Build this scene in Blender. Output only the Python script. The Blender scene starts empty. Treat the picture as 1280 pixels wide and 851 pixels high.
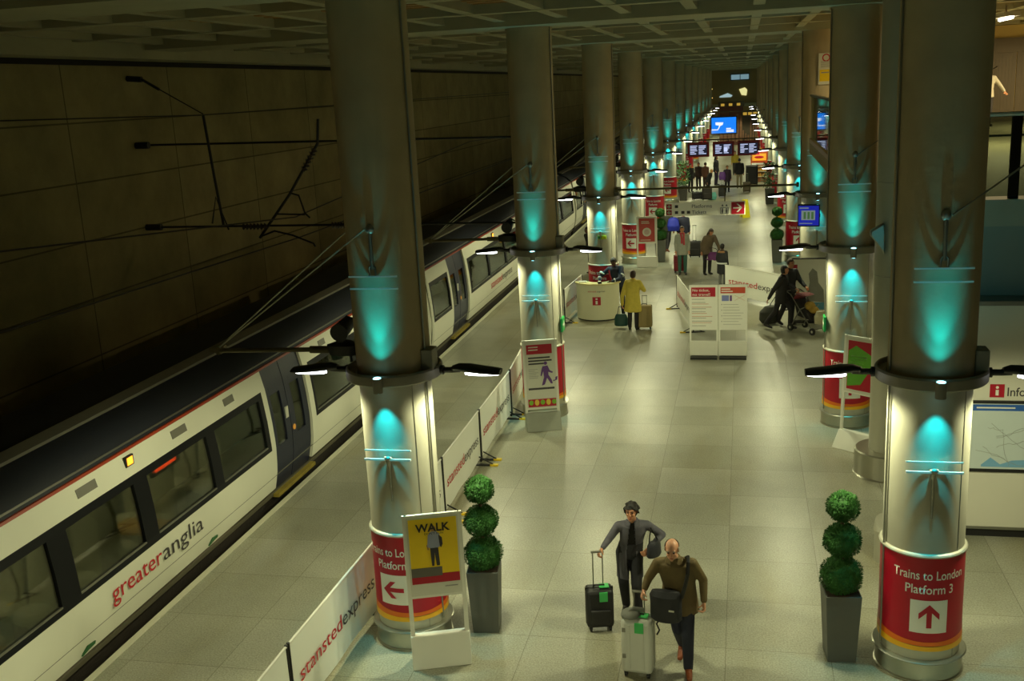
import bpy, bmesh, math, random
from mathutils import Vector, Matrix
random.seed(7)
C = bpy.context.scene.collection
S = bpy.context.scene
PI = math.pi

# ------------------------------------------------------------------ camera, world, exposure
cam_data = bpy.data.cameras.new('camera'); cam = bpy.data.objects.new('camera', cam_data); C.objects.link(cam)
cam_data.sensor_width = 36.0; cam_data.lens = 36.0 * 1294.11 / 1280.0; cam_data.clip_end = 400; cam_data.clip_start = 0.05
RX = ((0.9760678, 0.2116297, -0.0500448), (0.0020545, -0.2390903, -0.9709952), (-0.2174566, 0.9476543, -0.2338031))
m = Matrix(((RX[0][0], -RX[1][0], -RX[2][0], 0), (RX[0][1], -RX[1][1], -RX[2][1], 0), (RX[0][2], -RX[1][2], -RX[2][2], 6.6), (0, 0, 0, 1)))
cam.matrix_world = m
S.camera = cam
S.view_settings.view_transform = 'Standard'; S.view_settings.look = 'None'
S.view_settings.gamma = 1.0; S.view_settings.use_curve_mapping = False
S.view_settings.exposure = EXPOSURE = 0.17
w = bpy.data.worlds.new('world'); S.world = w; w.use_nodes = True
w.node_tree.nodes['Background'].inputs[0].default_value = (1.0, 0.85, 0.40, 1)
w.node_tree.nodes['Background'].inputs[1].default_value = 0.008
S.cycles.max_bounces = 8; S.cycles.diffuse_bounces = 4; S.cycles.glossy_bounces = 3
S.cycles.transparent_max_bounces = 16; S.cycles.sample_clamp_indirect = 4.0; S.cycles.use_light_tree = True
LAMP_COL = (1.0, 0.99, 0.58); LAMP_W = 165.0
TEAL = (0.0, 0.72, 0.86); UP_W = 46.0; DOWN_W = 58.0

# ------------------------------------------------------------------ helpers
def lin(c):
    return tuple(((x / 255) / 12.92 if x / 255 <= 0.04045 else ((x / 255 + 0.055) / 1.055) ** 2.4) for x in c)
MATS = {}
def mat(name, col, rough=0.6, metal=0.0, noise=0.12, scale=6.0, bump=0.0, emit=0.0, spec=0.5, bscale=None):
    if name in MATS: return MATS[name]
    M = bpy.data.materials.new(name); M.use_nodes = True; nt = M.node_tree; b = nt.nodes['Principled BSDF']
    c = lin(col)
    b.inputs['Roughness'].default_value = rough; b.inputs['Metallic'].default_value = metal
    b.inputs['Specular IOR Level'].default_value = spec
    tc = nt.nodes.new('ShaderNodeTexCoord'); nz = nt.nodes.new('ShaderNodeTexNoise')
    nz.inputs['Scale'].default_value = scale; nz.inputs['Detail'].default_value = 5
    nt.links.new(tc.outputs['Object'], nz.inputs['Vector'])
    mx = nt.nodes.new('ShaderNodeMix'); mx.data_type = 'RGBA'
    mx.inputs[6].default_value = tuple(x * (1 - noise) for x in c) + (1,)
    mx.inputs[7].default_value = tuple(min(1, x * (1 + noise)) for x in c) + (1,)
    nt.links.new(nz.outputs['Fac'], mx.inputs[0]); nt.links.new(mx.outputs[2], b.inputs['Base Color'])
    if bump:
        n2 = nt.nodes.new('ShaderNodeTexNoise'); n2.inputs['Scale'].default_value = bscale or scale * 6; n2.inputs['Detail'].default_value = 3
        nt.links.new(tc.outputs['Object'], n2.inputs['Vector'])
        bp = nt.nodes.new('ShaderNodeBump'); bp.inputs['Strength'].default_value = bump; bp.inputs['Distance'].default_value = 0.02
        nt.links.new(n2.outputs['Fac'], bp.inputs['Height']); nt.links.new(bp.outputs['Normal'], b.inputs['Normal'])
    if emit:
        b.inputs['Emission Color'].default_value = c + (1,); b.inputs['Emission Strength'].default_value = emit
    MATS[name] = M
    return M
def grid_mat(name, col, mortar, bw, bh, msize, rough, axis, noise=0.15, nscale=3.0, spec=0.5, offset=0.0, fine=0.0, loc=(0, 0)):
    """tiles or cast panels: brick texture without offset; axis picks the plane of the surface"""
    M = bpy.data.materials.new(name); M.use_nodes = True; nt = M.node_tree; b = nt.nodes['Principled BSDF']
    N = nt.nodes.new; L = nt.links.new
    tc = N('ShaderNodeTexCoord'); sp = N('ShaderNodeSeparateXYZ'); cb = N('ShaderNodeCombineXYZ')
    L(tc.outputs['Object'], sp.inputs[0])
    ax = {'xy': (0, 1), 'yz': (1, 2), 'xz': (0, 2)}[axis]
    for i in (0, 1):
        ad = N('ShaderNodeMath'); ad.operation = 'ADD'; ad.inputs[1].default_value = loc[i]
        L(sp.outputs[ax[i]], ad.inputs[0]); L(ad.outputs[0], cb.inputs[i])
    br = N('ShaderNodeTexBrick'); br.offset = offset; br.squash = 1.0
    br.inputs['Scale'].default_value = 1.0; br.inputs['Mortar Size'].default_value = msize; br.inputs['Mortar Smooth'].default_value = 0.2
    br.inputs['Brick Width'].default_value = bw; br.inputs['Row Height'].default_value = bh; br.inputs['Bias'].default_value = 0
    c = lin(col)
    br.inputs['Color1'].default_value = tuple(x * q for x, q in zip(c, (0.86, 0.86, 0.80))) + (1,); br.inputs['Color2'].default_value = tuple(x * 1.10 for x in c) + (1,)
    br.inputs['Mortar'].default_value = lin(mortar) + (1,)
    L(cb.outputs[0], br.inputs['Vector'])
    nz = N('ShaderNodeTexNoise'); nz.inputs['Scale'].default_value = nscale; nz.inputs['Detail'].default_value = 8; nz.inputs['Roughness'].default_value = 0.65
    L(tc.outputs['Object'], nz.inputs['Vector'])
    mr = N('ShaderNodeMapRange'); mr.inputs[1].default_value = 0.3; mr.inputs[2].default_value = 0.7; mr.inputs[3].default_value = 1 - noise; mr.inputs[4].default_value = 1 + noise
    L(nz.outputs['Fac'], mr.inputs[0])
    last = mr.outputs[0]
    if fine:
        n2 = N('ShaderNodeTexNoise'); n2.inputs['Scale'].default_value = 48; n2.inputs['Detail'].default_value = 2
        L(tc.outputs['Object'], n2.inputs['Vector'])
        m2 = N('ShaderNodeMapRange'); m2.inputs[1].default_value = 0.3; m2.inputs[2].default_value = 0.7; m2.inputs[3].default_value = 1 - fine; m2.inputs[4].default_value = 1 + fine
        L(n2.outputs['Fac'], m2.inputs[0])
        mu = N('ShaderNodeMath'); mu.operation = 'MULTIPLY'; L(last, mu.inputs[0]); L(m2.outputs[0], mu.inputs[1]); last = mu.outputs[0]
    if fine:     # worn, browner patches drawn out along the platform
        mp = N('ShaderNodeMapping'); mp.inputs['Scale'].default_value = (0.9, 0.22, 1); L(tc.outputs['Object'], mp.inputs[0])
        n3 = N('ShaderNodeTexNoise'); n3.inputs['Scale'].default_value = 1.0; n3.inputs['Detail'].default_value = 6; L(mp.outputs[0], n3.inputs['Vector'])
        m3 = N('ShaderNodeMapRange'); m3.inputs[1].default_value = 0.48; m3.inputs[2].default_value = 0.72; L(n3.outputs['Fac'], m3.inputs[0])
        tn = N('ShaderNodeMix'); tn.data_type = 'RGBA'; tn.blend_type = 'MULTIPLY'; tn.inputs[7].default_value = (0.80, 0.73, 0.55, 1); L(m3.outputs[0], tn.inputs[0]); L(br.outputs['Color'], tn.inputs[6])
    vm = N('ShaderNodeVectorMath'); vm.operation = 'SCALE'
    L(tn.outputs[2] if fine else br.outputs['Color'], vm.inputs[0]); L(last, vm.inputs['Scale']); L(vm.outputs[0], b.inputs['Base Color'])
    b.inputs['Roughness'].default_value = rough; b.inputs['Specular IOR Level'].default_value = spec
    MATS[name] = M
    return M
def glass_mat(name, tint, gloss=0.10, rough=0.03):
    M = bpy.data.materials.new(name); M.use_nodes = True; nt = M.node_tree; N = nt.nodes.new
    out = nt.nodes['Material Output']; nt.nodes.remove(nt.nodes['Principled BSDF'])
    tr = N('ShaderNodeBsdfTransparent'); tr.inputs[0].default_value = tint + (1,)
    gl = N('ShaderNodeBsdfGlossy'); gl.inputs['Roughness'].default_value = rough; gl.inputs[0].default_value = (0.9, 0.95, 0.9, 1)
    fr = N('ShaderNodeFresnel'); fr.inputs[0].default_value = 1.45
    ad = N('ShaderNodeMath'); ad.operation = 'MULTIPLY_ADD'; ad.inputs[1].default_value = 0.9; ad.inputs[2].default_value = gloss * 0.3
    nt.links.new(fr.outputs[0], ad.inputs[0])
    mx = N('ShaderNodeMixShader'); nt.links.new(ad.outputs[0], mx.inputs[0]); nt.links.new(tr.outputs[0], mx.inputs[1]); nt.links.new(gl.outputs[0], mx.inputs[2])
    nt.links.new(mx.outputs[0], out.inputs[0]); MATS[name] = M
    return M
def emit_mat(name, col, strength):
    M = bpy.data.materials.new(name); M.use_nodes = True; nt = M.node_tree
    b = nt.nodes['Principled BSDF']; b.inputs['Base Color'].default_value = (0.02, 0.02, 0.02, 1)
    b.inputs['Emission Color'].default_value = lin(col) + (1,); b.inputs['Emission Strength'].default_value = strength
    MATS[name] = M
    return M

class MB:
    def __init__(s): s.v = []; s.f = []
    def add(s, vs, fs):
        n = len(s.v); s.v += [tuple(v) for v in vs]; s.f += [tuple(i + n for i in f) for f in fs]; return s
    def box(s, x0, x1, y0, y1, z0, z1, M=None):
        vs = [Vector((x, y, z)) for z in (z0, z1) for y in (y0, y1) for x in (x0, x1)]
        if M is not None: vs = [M @ v for v in vs]
        return s.add(vs, [(0, 2, 3, 1), (4, 5, 7, 6), (0, 1, 5, 4), (2, 6, 7, 3), (0, 4, 6, 2), (1, 3, 7, 5)])
    def hull8(s, lo, hi):   # lower and upper quads, same winding (counter-clockwise from above)
        return s.add(list(lo) + list(hi), [(3, 2, 1, 0), (4, 5, 6, 7), (0, 1, 5, 4), (1, 2, 6, 5), (2, 3, 7, 6), (3, 0, 4, 7)])
    def cyl(s, p0, p1, r0, r1=None, n=16, caps=True, sy=1.0):
        r1 = r0 if r1 is None else r1; p0 = Vector(p0); p1 = Vector(p1); d = (p1 - p0).normalized()
        a = d.orthogonal().normalized() if abs(d.z) < 0.99 else Vector((1, 0, 0)); b = d.cross(a)
        vs = []
        for p, r in ((p0, r0), (p1, r1)):
            for i in range(n):
                t = 2 * PI * i / n; vs.append(p + a * (r * math.cos(t)) + b * (r * sy * math.sin(t)))
        fs = [(i, (i + 1) % n, n + (i + 1) % n, n + i) for i in range(n)]
        if caps: fs += [tuple(range(n - 1, -1, -1)), tuple(range(n, 2 * n))]
        return s.add(vs, fs)
    def tube(s, pts, r, n=8):
        pts = [Vector(p) for p in pts]
        rings = []; a = None
        for i, p in enumerate(pts):
            d = ((pts[min(i + 1, len(pts) - 1)] - p).normalized() + (p - pts[max(i - 1, 0)]).normalized()).normalized()
            a = d.orthogonal().normalized() if a is None else (a - d * a.dot(d)).normalized()
            b = d.cross(a); rr = r[i] if isinstance(r, (list, tuple)) else r
            rings.append([p + a * rr * math.cos(2 * PI * k / n) + b * rr * math.sin(2 * PI * k / n) for k in range(n)])
        vs = [v for g in rings for v in g]
        fs = [(i * n + k, i * n + (k + 1) % n, (i + 1) * n + (k + 1) % n, (i + 1) * n + k) for i in range(len(pts) - 1) for k in range(n)]
        fs += [tuple(range(n - 1, -1, -1)), tuple(range((len(pts) - 1) * n, len(pts) * n))]
        return s.add(vs, fs)
    def lathe(s, prof, n=48, a0=0.0, a1=2 * PI, cen=(0, 0, 0), sx=1.0, sy=1.0):
        full = abs(a1 - a0 - 2 * PI) < 1e-6; m_ = n if full else n + 1
        vs = []
        for r, z in prof:
            for i in range(m_):
                t = a0 + (a1 - a0) * i / n; vs.append((cen[0] + r * sx * math.cos(t), cen[1] + r * sy * math.sin(t), cen[2] + z))
        fs = []
        for j in range(len(prof) - 1):
            for i in range(n):
                k = (i + 1) % m_; fs.append((j * m_ + i, j * m_ + k, (j + 1) * m_ + k, (j + 1) * m_ + i))
        return s.add(vs, fs)
    def ell(s, c, rx, ry, rz, nu=16, nv=10, M=None):
        vs = [(0, 0, 1)]; 
        for j in range(1, nv):
            p = PI * j / nv
            for i in range(nu):
                t = 2 * PI * i / nu; vs.append((math.sin(p) * math.cos(t), math.sin(p) * math.sin(t), math.cos(p)))
        vs.append((0, 0, -1))
        fs = [(0, 1 + i, 1 + (i + 1) % nu) for i in range(nu)]
        for j in range(nv - 2):
            for i in range(nu):
                a = 1 + j * nu + i; b = 1 + j * nu + (i + 1) % nu; fs.append((a, a + nu, b + nu, b))
        e = len(vs) - 1; o = 1 + (nv - 2) * nu
        fs += [(e, o + (i + 1) % nu, o + i) for i in range(nu)]
        q = []
        for v in vs:
            p = Vector((v[0] * rx, v[1] * ry, v[2] * rz))
            if M is not None: p = M @ p
            q.append(p + Vector(c))
        return s.add(q, fs)
    def cap(s, p0, r0, p1, r1, n=14):    # tapered capsule
        p0 = Vector(p0); p1 = Vector(p1); s.cyl(p0, p1, r0, r1, n, True); s.ell(p0, r0, r0, r0, n, 8); s.ell(p1, r1, r1, r1, n, 8); return s
    def prism(s, poly, axis, lo, hi):    # 2-D polygon pushed along an axis
        k = len(poly)
        def P(a, b, t): return {'x': (t, a, b), 'y': (a, t, b), 'z': (a, b, t)}[axis]
        vs = [P(a, b, lo) for a, b in poly] + [P(a, b, hi) for a, b in poly]
        fs = [tuple(range(k - 1, -1, -1)), tuple(range(k, 2 * k))] + [(i, (i + 1) % k, k + (i + 1) % k, k + i) for i in range(k)]
        return s.add(vs, fs)
    def loft(s, secs, n=20):             # secs: (centre, rx, ry[, M])
        vs = []
        for q in secs:
            c = Vector(q[0]); Mx = q[3] if len(q) > 3 else None
            for i in range(n):
                t = 2 * PI * i / n; v = Vector((q[1] * math.cos(t), q[2] * math.sin(t), 0))
                vs.append(c + (Mx @ v if Mx is not None else v))
        fs = [(j * n + i, j * n + (i + 1) % n, (j + 1) * n + (i + 1) % n, (j + 1) * n + i) for j in range(len(secs) - 1) for i in range(n)]
        fs += [tuple(range(n - 1, -1, -1)), tuple(range((len(secs) - 1) * n, len(secs) * n))]
        return s.add(vs, fs)
    def mesh(s, name):
        me = bpy.data.meshes.new(name); me.from_pydata(s.v, [], s.f); me.validate()
        bm = bmesh.new(); bm.from_mesh(me); bmesh.ops.recalc_face_normals(bm, faces=bm.faces); bm.to_mesh(me); bm.free()
        return me
    def build(s, name, material, parent=None, bevel=0.0, smooth=True, loc=None, rot=None):
        return link_mesh(s.mesh(name), name, material, parent, bevel, smooth, loc, rot)
def link_mesh(me, name, material, parent=None, bevel=0.0, smooth=True, loc=None, rot=None):
    o = bpy.data.objects.new(name, me); C.objects.link(o)
    me.materials.clear(); me.materials.append(material)
    if smooth:
        me.polygons.foreach_set('use_smooth', [True] * len(me.polygons)); me.set_sharp_from_angle(angle=0.6)
    if bevel:
        b = o.modifiers.new('bevel', 'BEVEL'); b.width = bevel; b.segments = 2; b.limit_method = 'ANGLE'; b.angle_limit = 0.6
    if parent is not None: o.parent = parent
    if loc is not None: o.location = loc
    if rot is not None: o.rotation_euler = rot
    return o
def thing(name, label, cat, loc=(0, 0, 0), rz=0.0, group=None):
    o = bpy.data.objects.new(name, None); C.objects.link(o); o.empty_display_size = 0.2
    o.location = loc; o.rotation_euler = (0, 0, rz); return tag(o, label, cat, group)
def tag(o, label=None, cat=None, group=None):
    if label: o['label'] = label
    if cat: o['category'] = cat
    if group: o['group'] = group
    return o
def struct(name, mb, material, bevel=0.0):
    o = mb.build(name, material, None, bevel); o['kind'] = 'structure'; return o
def dup(o, loc, rz=None, label=None, group=None):
    def cp(a, par):
        c = a.copy(); C.objects.link(c); c.parent = par
        for ch in a.children: cp(ch, c)
        return c
    r = cp(o, None); r.location = loc
    if rz is not None: r.rotation_euler = (0, 0, rz)
    if label: r['label'] = label
    if group: r['group'] = group
    return r
TMP = bpy.data.scenes.new('scratch')
def evaluated(o):
    TMP.collection.objects.link(o)
    TMP.view_layers[0].update(); dg = TMP.view_layers[0].depsgraph; dg.update()
    me = bpy.data.meshes.new_from_object(o.evaluated_get(dg), depsgraph=dg)
    TMP.collection.objects.unlink(o); return me
TEXT = {}
def text_mesh(body, bold=0.0):
    if (body, bold) in TEXT: return TEXT[(body, bold)].copy()
    cu = bpy.data.curves.new('t', 'FONT'); cu.body = body; cu.size = 1.0; cu.offset = bold; cu.resolution_u = 3; cu.align_x = 'LEFT'
    o = bpy.data.objects.new('t', cu); me = evaluated(o); bpy.data.objects.remove(o)
    xs = [v.co.x for v in me.vertices]; ys = [v.co.y for v in me.vertices]; x0 = min(xs); wd = max(xs) - x0
    for v in me.vertices: v.co.x = (v.co.x - x0) / wd          # width normalised to 1, height in em/width handled by caller
    me['w'] = wd; TEXT[(body, bold)] = me
    return me.copy()
def lettering(body, origin, xdir, zdir, width, height, material, parent=None, bold=0.0, name='lettering', off=0.004):
    """flat letters: left end of the base line at origin, running along xdir, cap height = height"""
    me = text_mesh(body, bold); xd = Vector(xdir).normalized(); zd = Vector(zdir).normalized(); nd = xd.cross(zd).normalized()
    org = Vector(origin) + nd * off
    for v in me.vertices: v.co = org + xd * (v.co.x * width) + zd * (v.co.y / 0.70 * height)
    return link_mesh(me, name, material, parent, smooth=False)
def ring_lettering(body, ang_c, z, width, height, radius, material, parent=None, bold=0.0):
    """letters wrapped round a column; ang_c = angle of the middle of the line (-pi/2 faces -Y)"""
    me = text_mesh(body, bold); r = radius
    for v in me.vertices:
        t = ang_c + (v.co.x - 0.5) * width / r; zz = z + v.co.y / 0.70 * height
        v.co = Vector((r * math.cos(t), r * math.sin(t), zz))
    return link_mesh(me, 'lettering', material, parent, smooth=False)
def remesh(mb, voxel, smooth_n=6, fac=0.5):
    me = mb.mesh('r'); o = bpy.data.objects.new('r', me)
    r = o.modifiers.new('r', 'REMESH'); r.mode = 'VOXEL'; r.voxel_size = voxel
    sm = o.modifiers.new('s', 'SMOOTH'); sm.iterations = smooth_n; sm.factor = fac
    out = evaluated(o); bpy.data.objects.remove(o); return out

# ------------------------------------------------------------------ materials
concrete = mat('concrete', (176, 160, 128), 0.75, 0, 0.18, 2.2, 0.15)
steel = mat('brushed_steel', (186, 184, 166), 0.50, 0.35, 0.10, 3.0)
steel_dark = mat('dull_steel', (150, 150, 140), 0.38, 0.8, 0.10, 5.0)
collar_m = mat('collar_grey', (140, 136, 122), 0.5, 0.2, 0.08)
blackm = mat('black_metal', (34, 34, 33), 0.5, 0.2, 0.1)
white = mat('white_paint', (228, 228, 216), 0.45, 0, 0.03)
offwhite = mat('off_white', (210, 210, 196), 0.55, 0, 0.04)
red = mat('sign_red', (172, 14, 40), 0.4, 0, 0.05)
orange = mat('sign_orange', (226, 110, 20), 0.4, 0, 0.05)
amber = mat('sign_amber', (236, 178, 30), 0.4, 0, 0.05)
ink_red = mat('ink_red', (196, 36, 48), 0.5, 0, 0.02)
ink_dark = mat('ink_dark', (62, 58, 60), 0.5, 0, 0.02)
ink_grey = mat('ink_grey', (150, 150, 144), 0.5, 0, 0.02)
ink_blue = mat('ink_blue', (40, 92, 170), 0.5, 0, 0.02)
ink_purple = mat('ink_purple', (98, 60, 130), 0.5, 0, 0.02)
yellow = mat('poster_yellow', (240, 204, 10), 0.45, 0, 0.03)
yellow_tape = mat('hazard_yellow', (228, 196, 20), 0.5, 0, 0.05)
lens_m = emit_mat('lamp_lens', (244, 246, 255), 9.0)
blue_lens = emit_mat('accent_lens', (150, 240, 255), 5.0)
floor_m = grid_mat('granite_tiles', (160, 160, 144), (118, 116, 98), 1.2, 1.2, 0.0045, 0.37, 'xy', 0.13, 0.7, 0.45, 0.0, 0.26, (0.19, 0.6))
wall_m = grid_mat('cast_concrete_panels', (148, 138, 100), (92, 84, 60), 3.8, 1.13, 0.018, 0.8, 'yz', 0.25, 0.8, 0.3, 0.0, 0.0, (1.2, 0.36))
# ------------------------------------------------------------------ the station shell
b = MB(); b.box(-7.62, 11, -4, 137, -0.25, 0); struct('floor', b, floor_m)
b = MB(); b.box(-7.68, -7.585, -4, 137, -0.20, 0.012); struct('trim_1', b, mat('edge_coping', (214, 212, 190), 0.6, 0, 0.08, 4))
b = MB(); b.box(-7.66, -7.45, -4, 137, -1.6, -0.25); struct('wall_platform_edge', b, mat('edge_wall', (70, 64, 50), 0.9, 0, 0.2))
b = MB(); b.box(-12.5, -7.45, -4, 137, -1.75, -1.55); struct('floor_track_bed', b, mat('ballast', (78, 70, 56), 0.95, 0, 0.45, 14, 0.8, bscale=30))
b = MB(); b.box(-12.9, -12.5, -4, 137, -1.75, 8.5); struct('wall_left', b, wall_m)
b = MB(); b.box(-12.5, -12.40, -4, 137, 7.50, 7.60); struct('trim_2', b, mat('dark_joint', (30, 26, 20), 0.9, 0, 0.2))
# ceiling: a slab with timber-coloured slats under it, cross beams at every bay and long ribs
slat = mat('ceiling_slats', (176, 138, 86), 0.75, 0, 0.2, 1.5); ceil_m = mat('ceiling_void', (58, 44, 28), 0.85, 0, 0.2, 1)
rib_m = mat('ceiling_ribs', (164, 162, 132), 0.7, 0, 0.14, 2)
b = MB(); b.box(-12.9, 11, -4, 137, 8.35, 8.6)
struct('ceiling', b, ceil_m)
b = MB(); y = 6.0
while y < 136:
    b.box(-12.9, 11, y, y + 0.16, 8.00, 8.05); y += 0.36
struct('trim_7', b, slat)
LY = [11.32, 20.45, 30.3, 39.3, 49.2] + [49.2 + 9.85 * i for i in range(1, 9)]
RY = [11.4, 20.2, 29.7, 39.2, 49.0] + [49.0 + 9.85 * i for i in range(1, 9)]
b = MB()
for i in range(13):
    ym = (LY[i] + RY[i]) / 2
    b.box(-12.9, 11, ym - 0.75, ym + 0.75, 7.77, 8.34)
    nx = (LY[i + 1] + RY[i + 1]) / 2 if i < 12 else ym + 9.9
    for k in (1, 2): b.box(-12.9, 11, ym + (nx - ym) * k / 3 - 0.14, ym + (nx - ym) * k / 3 + 0.14, 7.85, 8.34)
b.box(-12.9, 11, -4.0, 2.6, 7.77, 8.34); b.box(-12.9, 11, 7.0, 7.4, 7.85, 8.34)
struct('trim_3', b, rib_m)
b = MB(); x = -12.6
while x < 11:
    b.box(x - 0.10, x + 0.10, -4, 137, 7.86, 8.33); x += 1.17
struct('trim_4', b, rib_m)
b = MB(); b.box(-12.5, -11.75, -4, 137, 7.60, 8.34); struct('trim_8', b, rib_m)
b = MB(); b.box(10.8, 11, -4, 137, 0, 8.3); struct('wall_right', b, mat('right_wall', (150, 132, 92), 0.8, 0, 0.15, 1))
# closed block behind the information wall, its upper floor and its front edge
blk = mat('block_plaster', (186, 180, 158), 0.7, 0, 0.06, 2)
b = MB(); b.box(3.0, 11, 15.45, 60, 0, 4.5); struct('wall_block', b, blk)
b = MB(); b.box(2.78, 11, 15.0, 60, 4.5, 4.86); struct('floor_upper', b, mat('upper_floor_edge', (150, 146, 126), 0.6, 0, 0.08))
b = MB(); b.box(2.6, 11, 15.35, 15.5, 3.42, 4.5); struct('trim_5', b, mat('fascia_grey', (128, 134, 124), 0.6, 0, 0.1, 2))
# landing in front of the third right-hand column
b = MB(); b.box(1.72, 3.4, 22.2, 29.0, 4.62, 4.9); struct('floor_landing', b, mat('landing_edge', (150, 136, 104), 0.7, 0, 0.12))
# end of the concourse
b = MB(); b.box(-12.9, 11, 136.6, 137, 0, 8.4); struct('wall_far', b, mat('far_wall', (150, 130, 84), 0.8, 0, 0.2, 0.5))
b = MB(); b.box(-7.6, 11, 136.2, 136.6, 3.3, 3.7); struct('trim_6', b, rib_m)
b = MB(); b.box(-1.5, 0.7, 136.4, 136.58, 6.6, 7.2); o = b.build('window_1', emit_mat('far_window', (130, 165, 175), 0.6)); o['kind'] = 'structure'
b = MB()
for x in (-1.55, -0.42, 0.68): b.box(x, x + 0.08, 136.3, 136.45, 6.5, 7.3)
b.box(-1.55, 0.76, 136.3, 136.45, 6.5, 6.6); b.box(-1.55, 0.76, 136.3, 136.45, 7.2, 7.3); o = b.build('window_frame', blackm, bpy.data.objects['window_1'])

# rails
for x in (-8.45, -9.88):
    b = MB(); b.prism([(x - 0.07, -1.55), (x + 0.07, -1.55), (x + 0.07, -1.52), (x + 0.012, -1.50), (x + 0.012, -1.43), (x + 0.036, -1.42), (x + 0.036, -1.38), (x - 0.036, -1.38), (x - 0.036, -1.42), (x - 0.012, -1.43), (x - 0.012, -1.50), (x - 0.07, -1.52)], 'y', 3, 136)
    tag(b.build('rail', steel_dark), 'steel running rail %s the train' % ('beside the platform wall under' if x > -9 else 'on the tunnel side under'), 'rail')

# ------------------------------------------------------------------ the train (three coaches and more beyond)
tw = mat('train_white', (232, 232, 214), 0.35, 0, 0.04, 2)
tnavy = mat('train_navy', (18, 27, 54), 0.4, 0, 0.08, 2)
troof = mat('train_roof', (26, 31, 42), 0.65, 0, 0.15, 2)
tband = mat('window_band', (17, 19, 24), 0.45, 0, 0.08, 2, spec=0.2)
tstripe = mat('cant_stripe', (160, 58, 24), 0.4, 0, 0.05)
tgrey = mat('train_grille', (120, 118, 108), 0.6, 0, 0.1)
tunder = mat('underframe', (44, 37, 28), 0.8, 0, 0.3, 3, 0.3)
tin = mat('train_interior', (96, 92, 74), 0.6, 0, 0.08)
tseat = mat('seat_fabric', (196, 194, 166), 0.8, 0, 0.15, 12)
ttable = mat('seat_table', (206, 160, 70), 0.4, 0, 0.05)
tglass = glass_mat('train_glass', (0.74, 0.75, 0.68), 0.0)
def side_x(z):      # profile of the near body side
    pts = [(-0.05, -7.93), (0.12, -7.86), (0.5, -7.78), (0.95, -7.76), (1.4, -7.79), (1.9, -7.85), (2.25, -7.93), (2.36, -8.0)]
    if z <= pts[0][0]: return pts[0][1]
    for (a, xa), (c_, xc) in zip(pts, pts[1:]):
        if z <= c_: return xa + (xc - xa) * (z - a) / (c_ - a)
    return pts[-1][1]
def skin(b, y0, y1, z0, z1, off=0.0, th=0.05, n=None):
    n = n or max(2, int((z1 - z0) / 0.16) + 1); zs = [z0 + (z1 - z0) * i / n for i in range(n + 1)]
    poly = [(side_x(z) + off, z) for z in zs] + [(side_x(z) + off - th, z) for z in reversed(zs)]
    b.prism(poly, 'y', y0, y1)
def pane(b, y0, y1, z0, z1, off):
    skin(b, y0, y1, z0, z1, off, 0.012)
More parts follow.
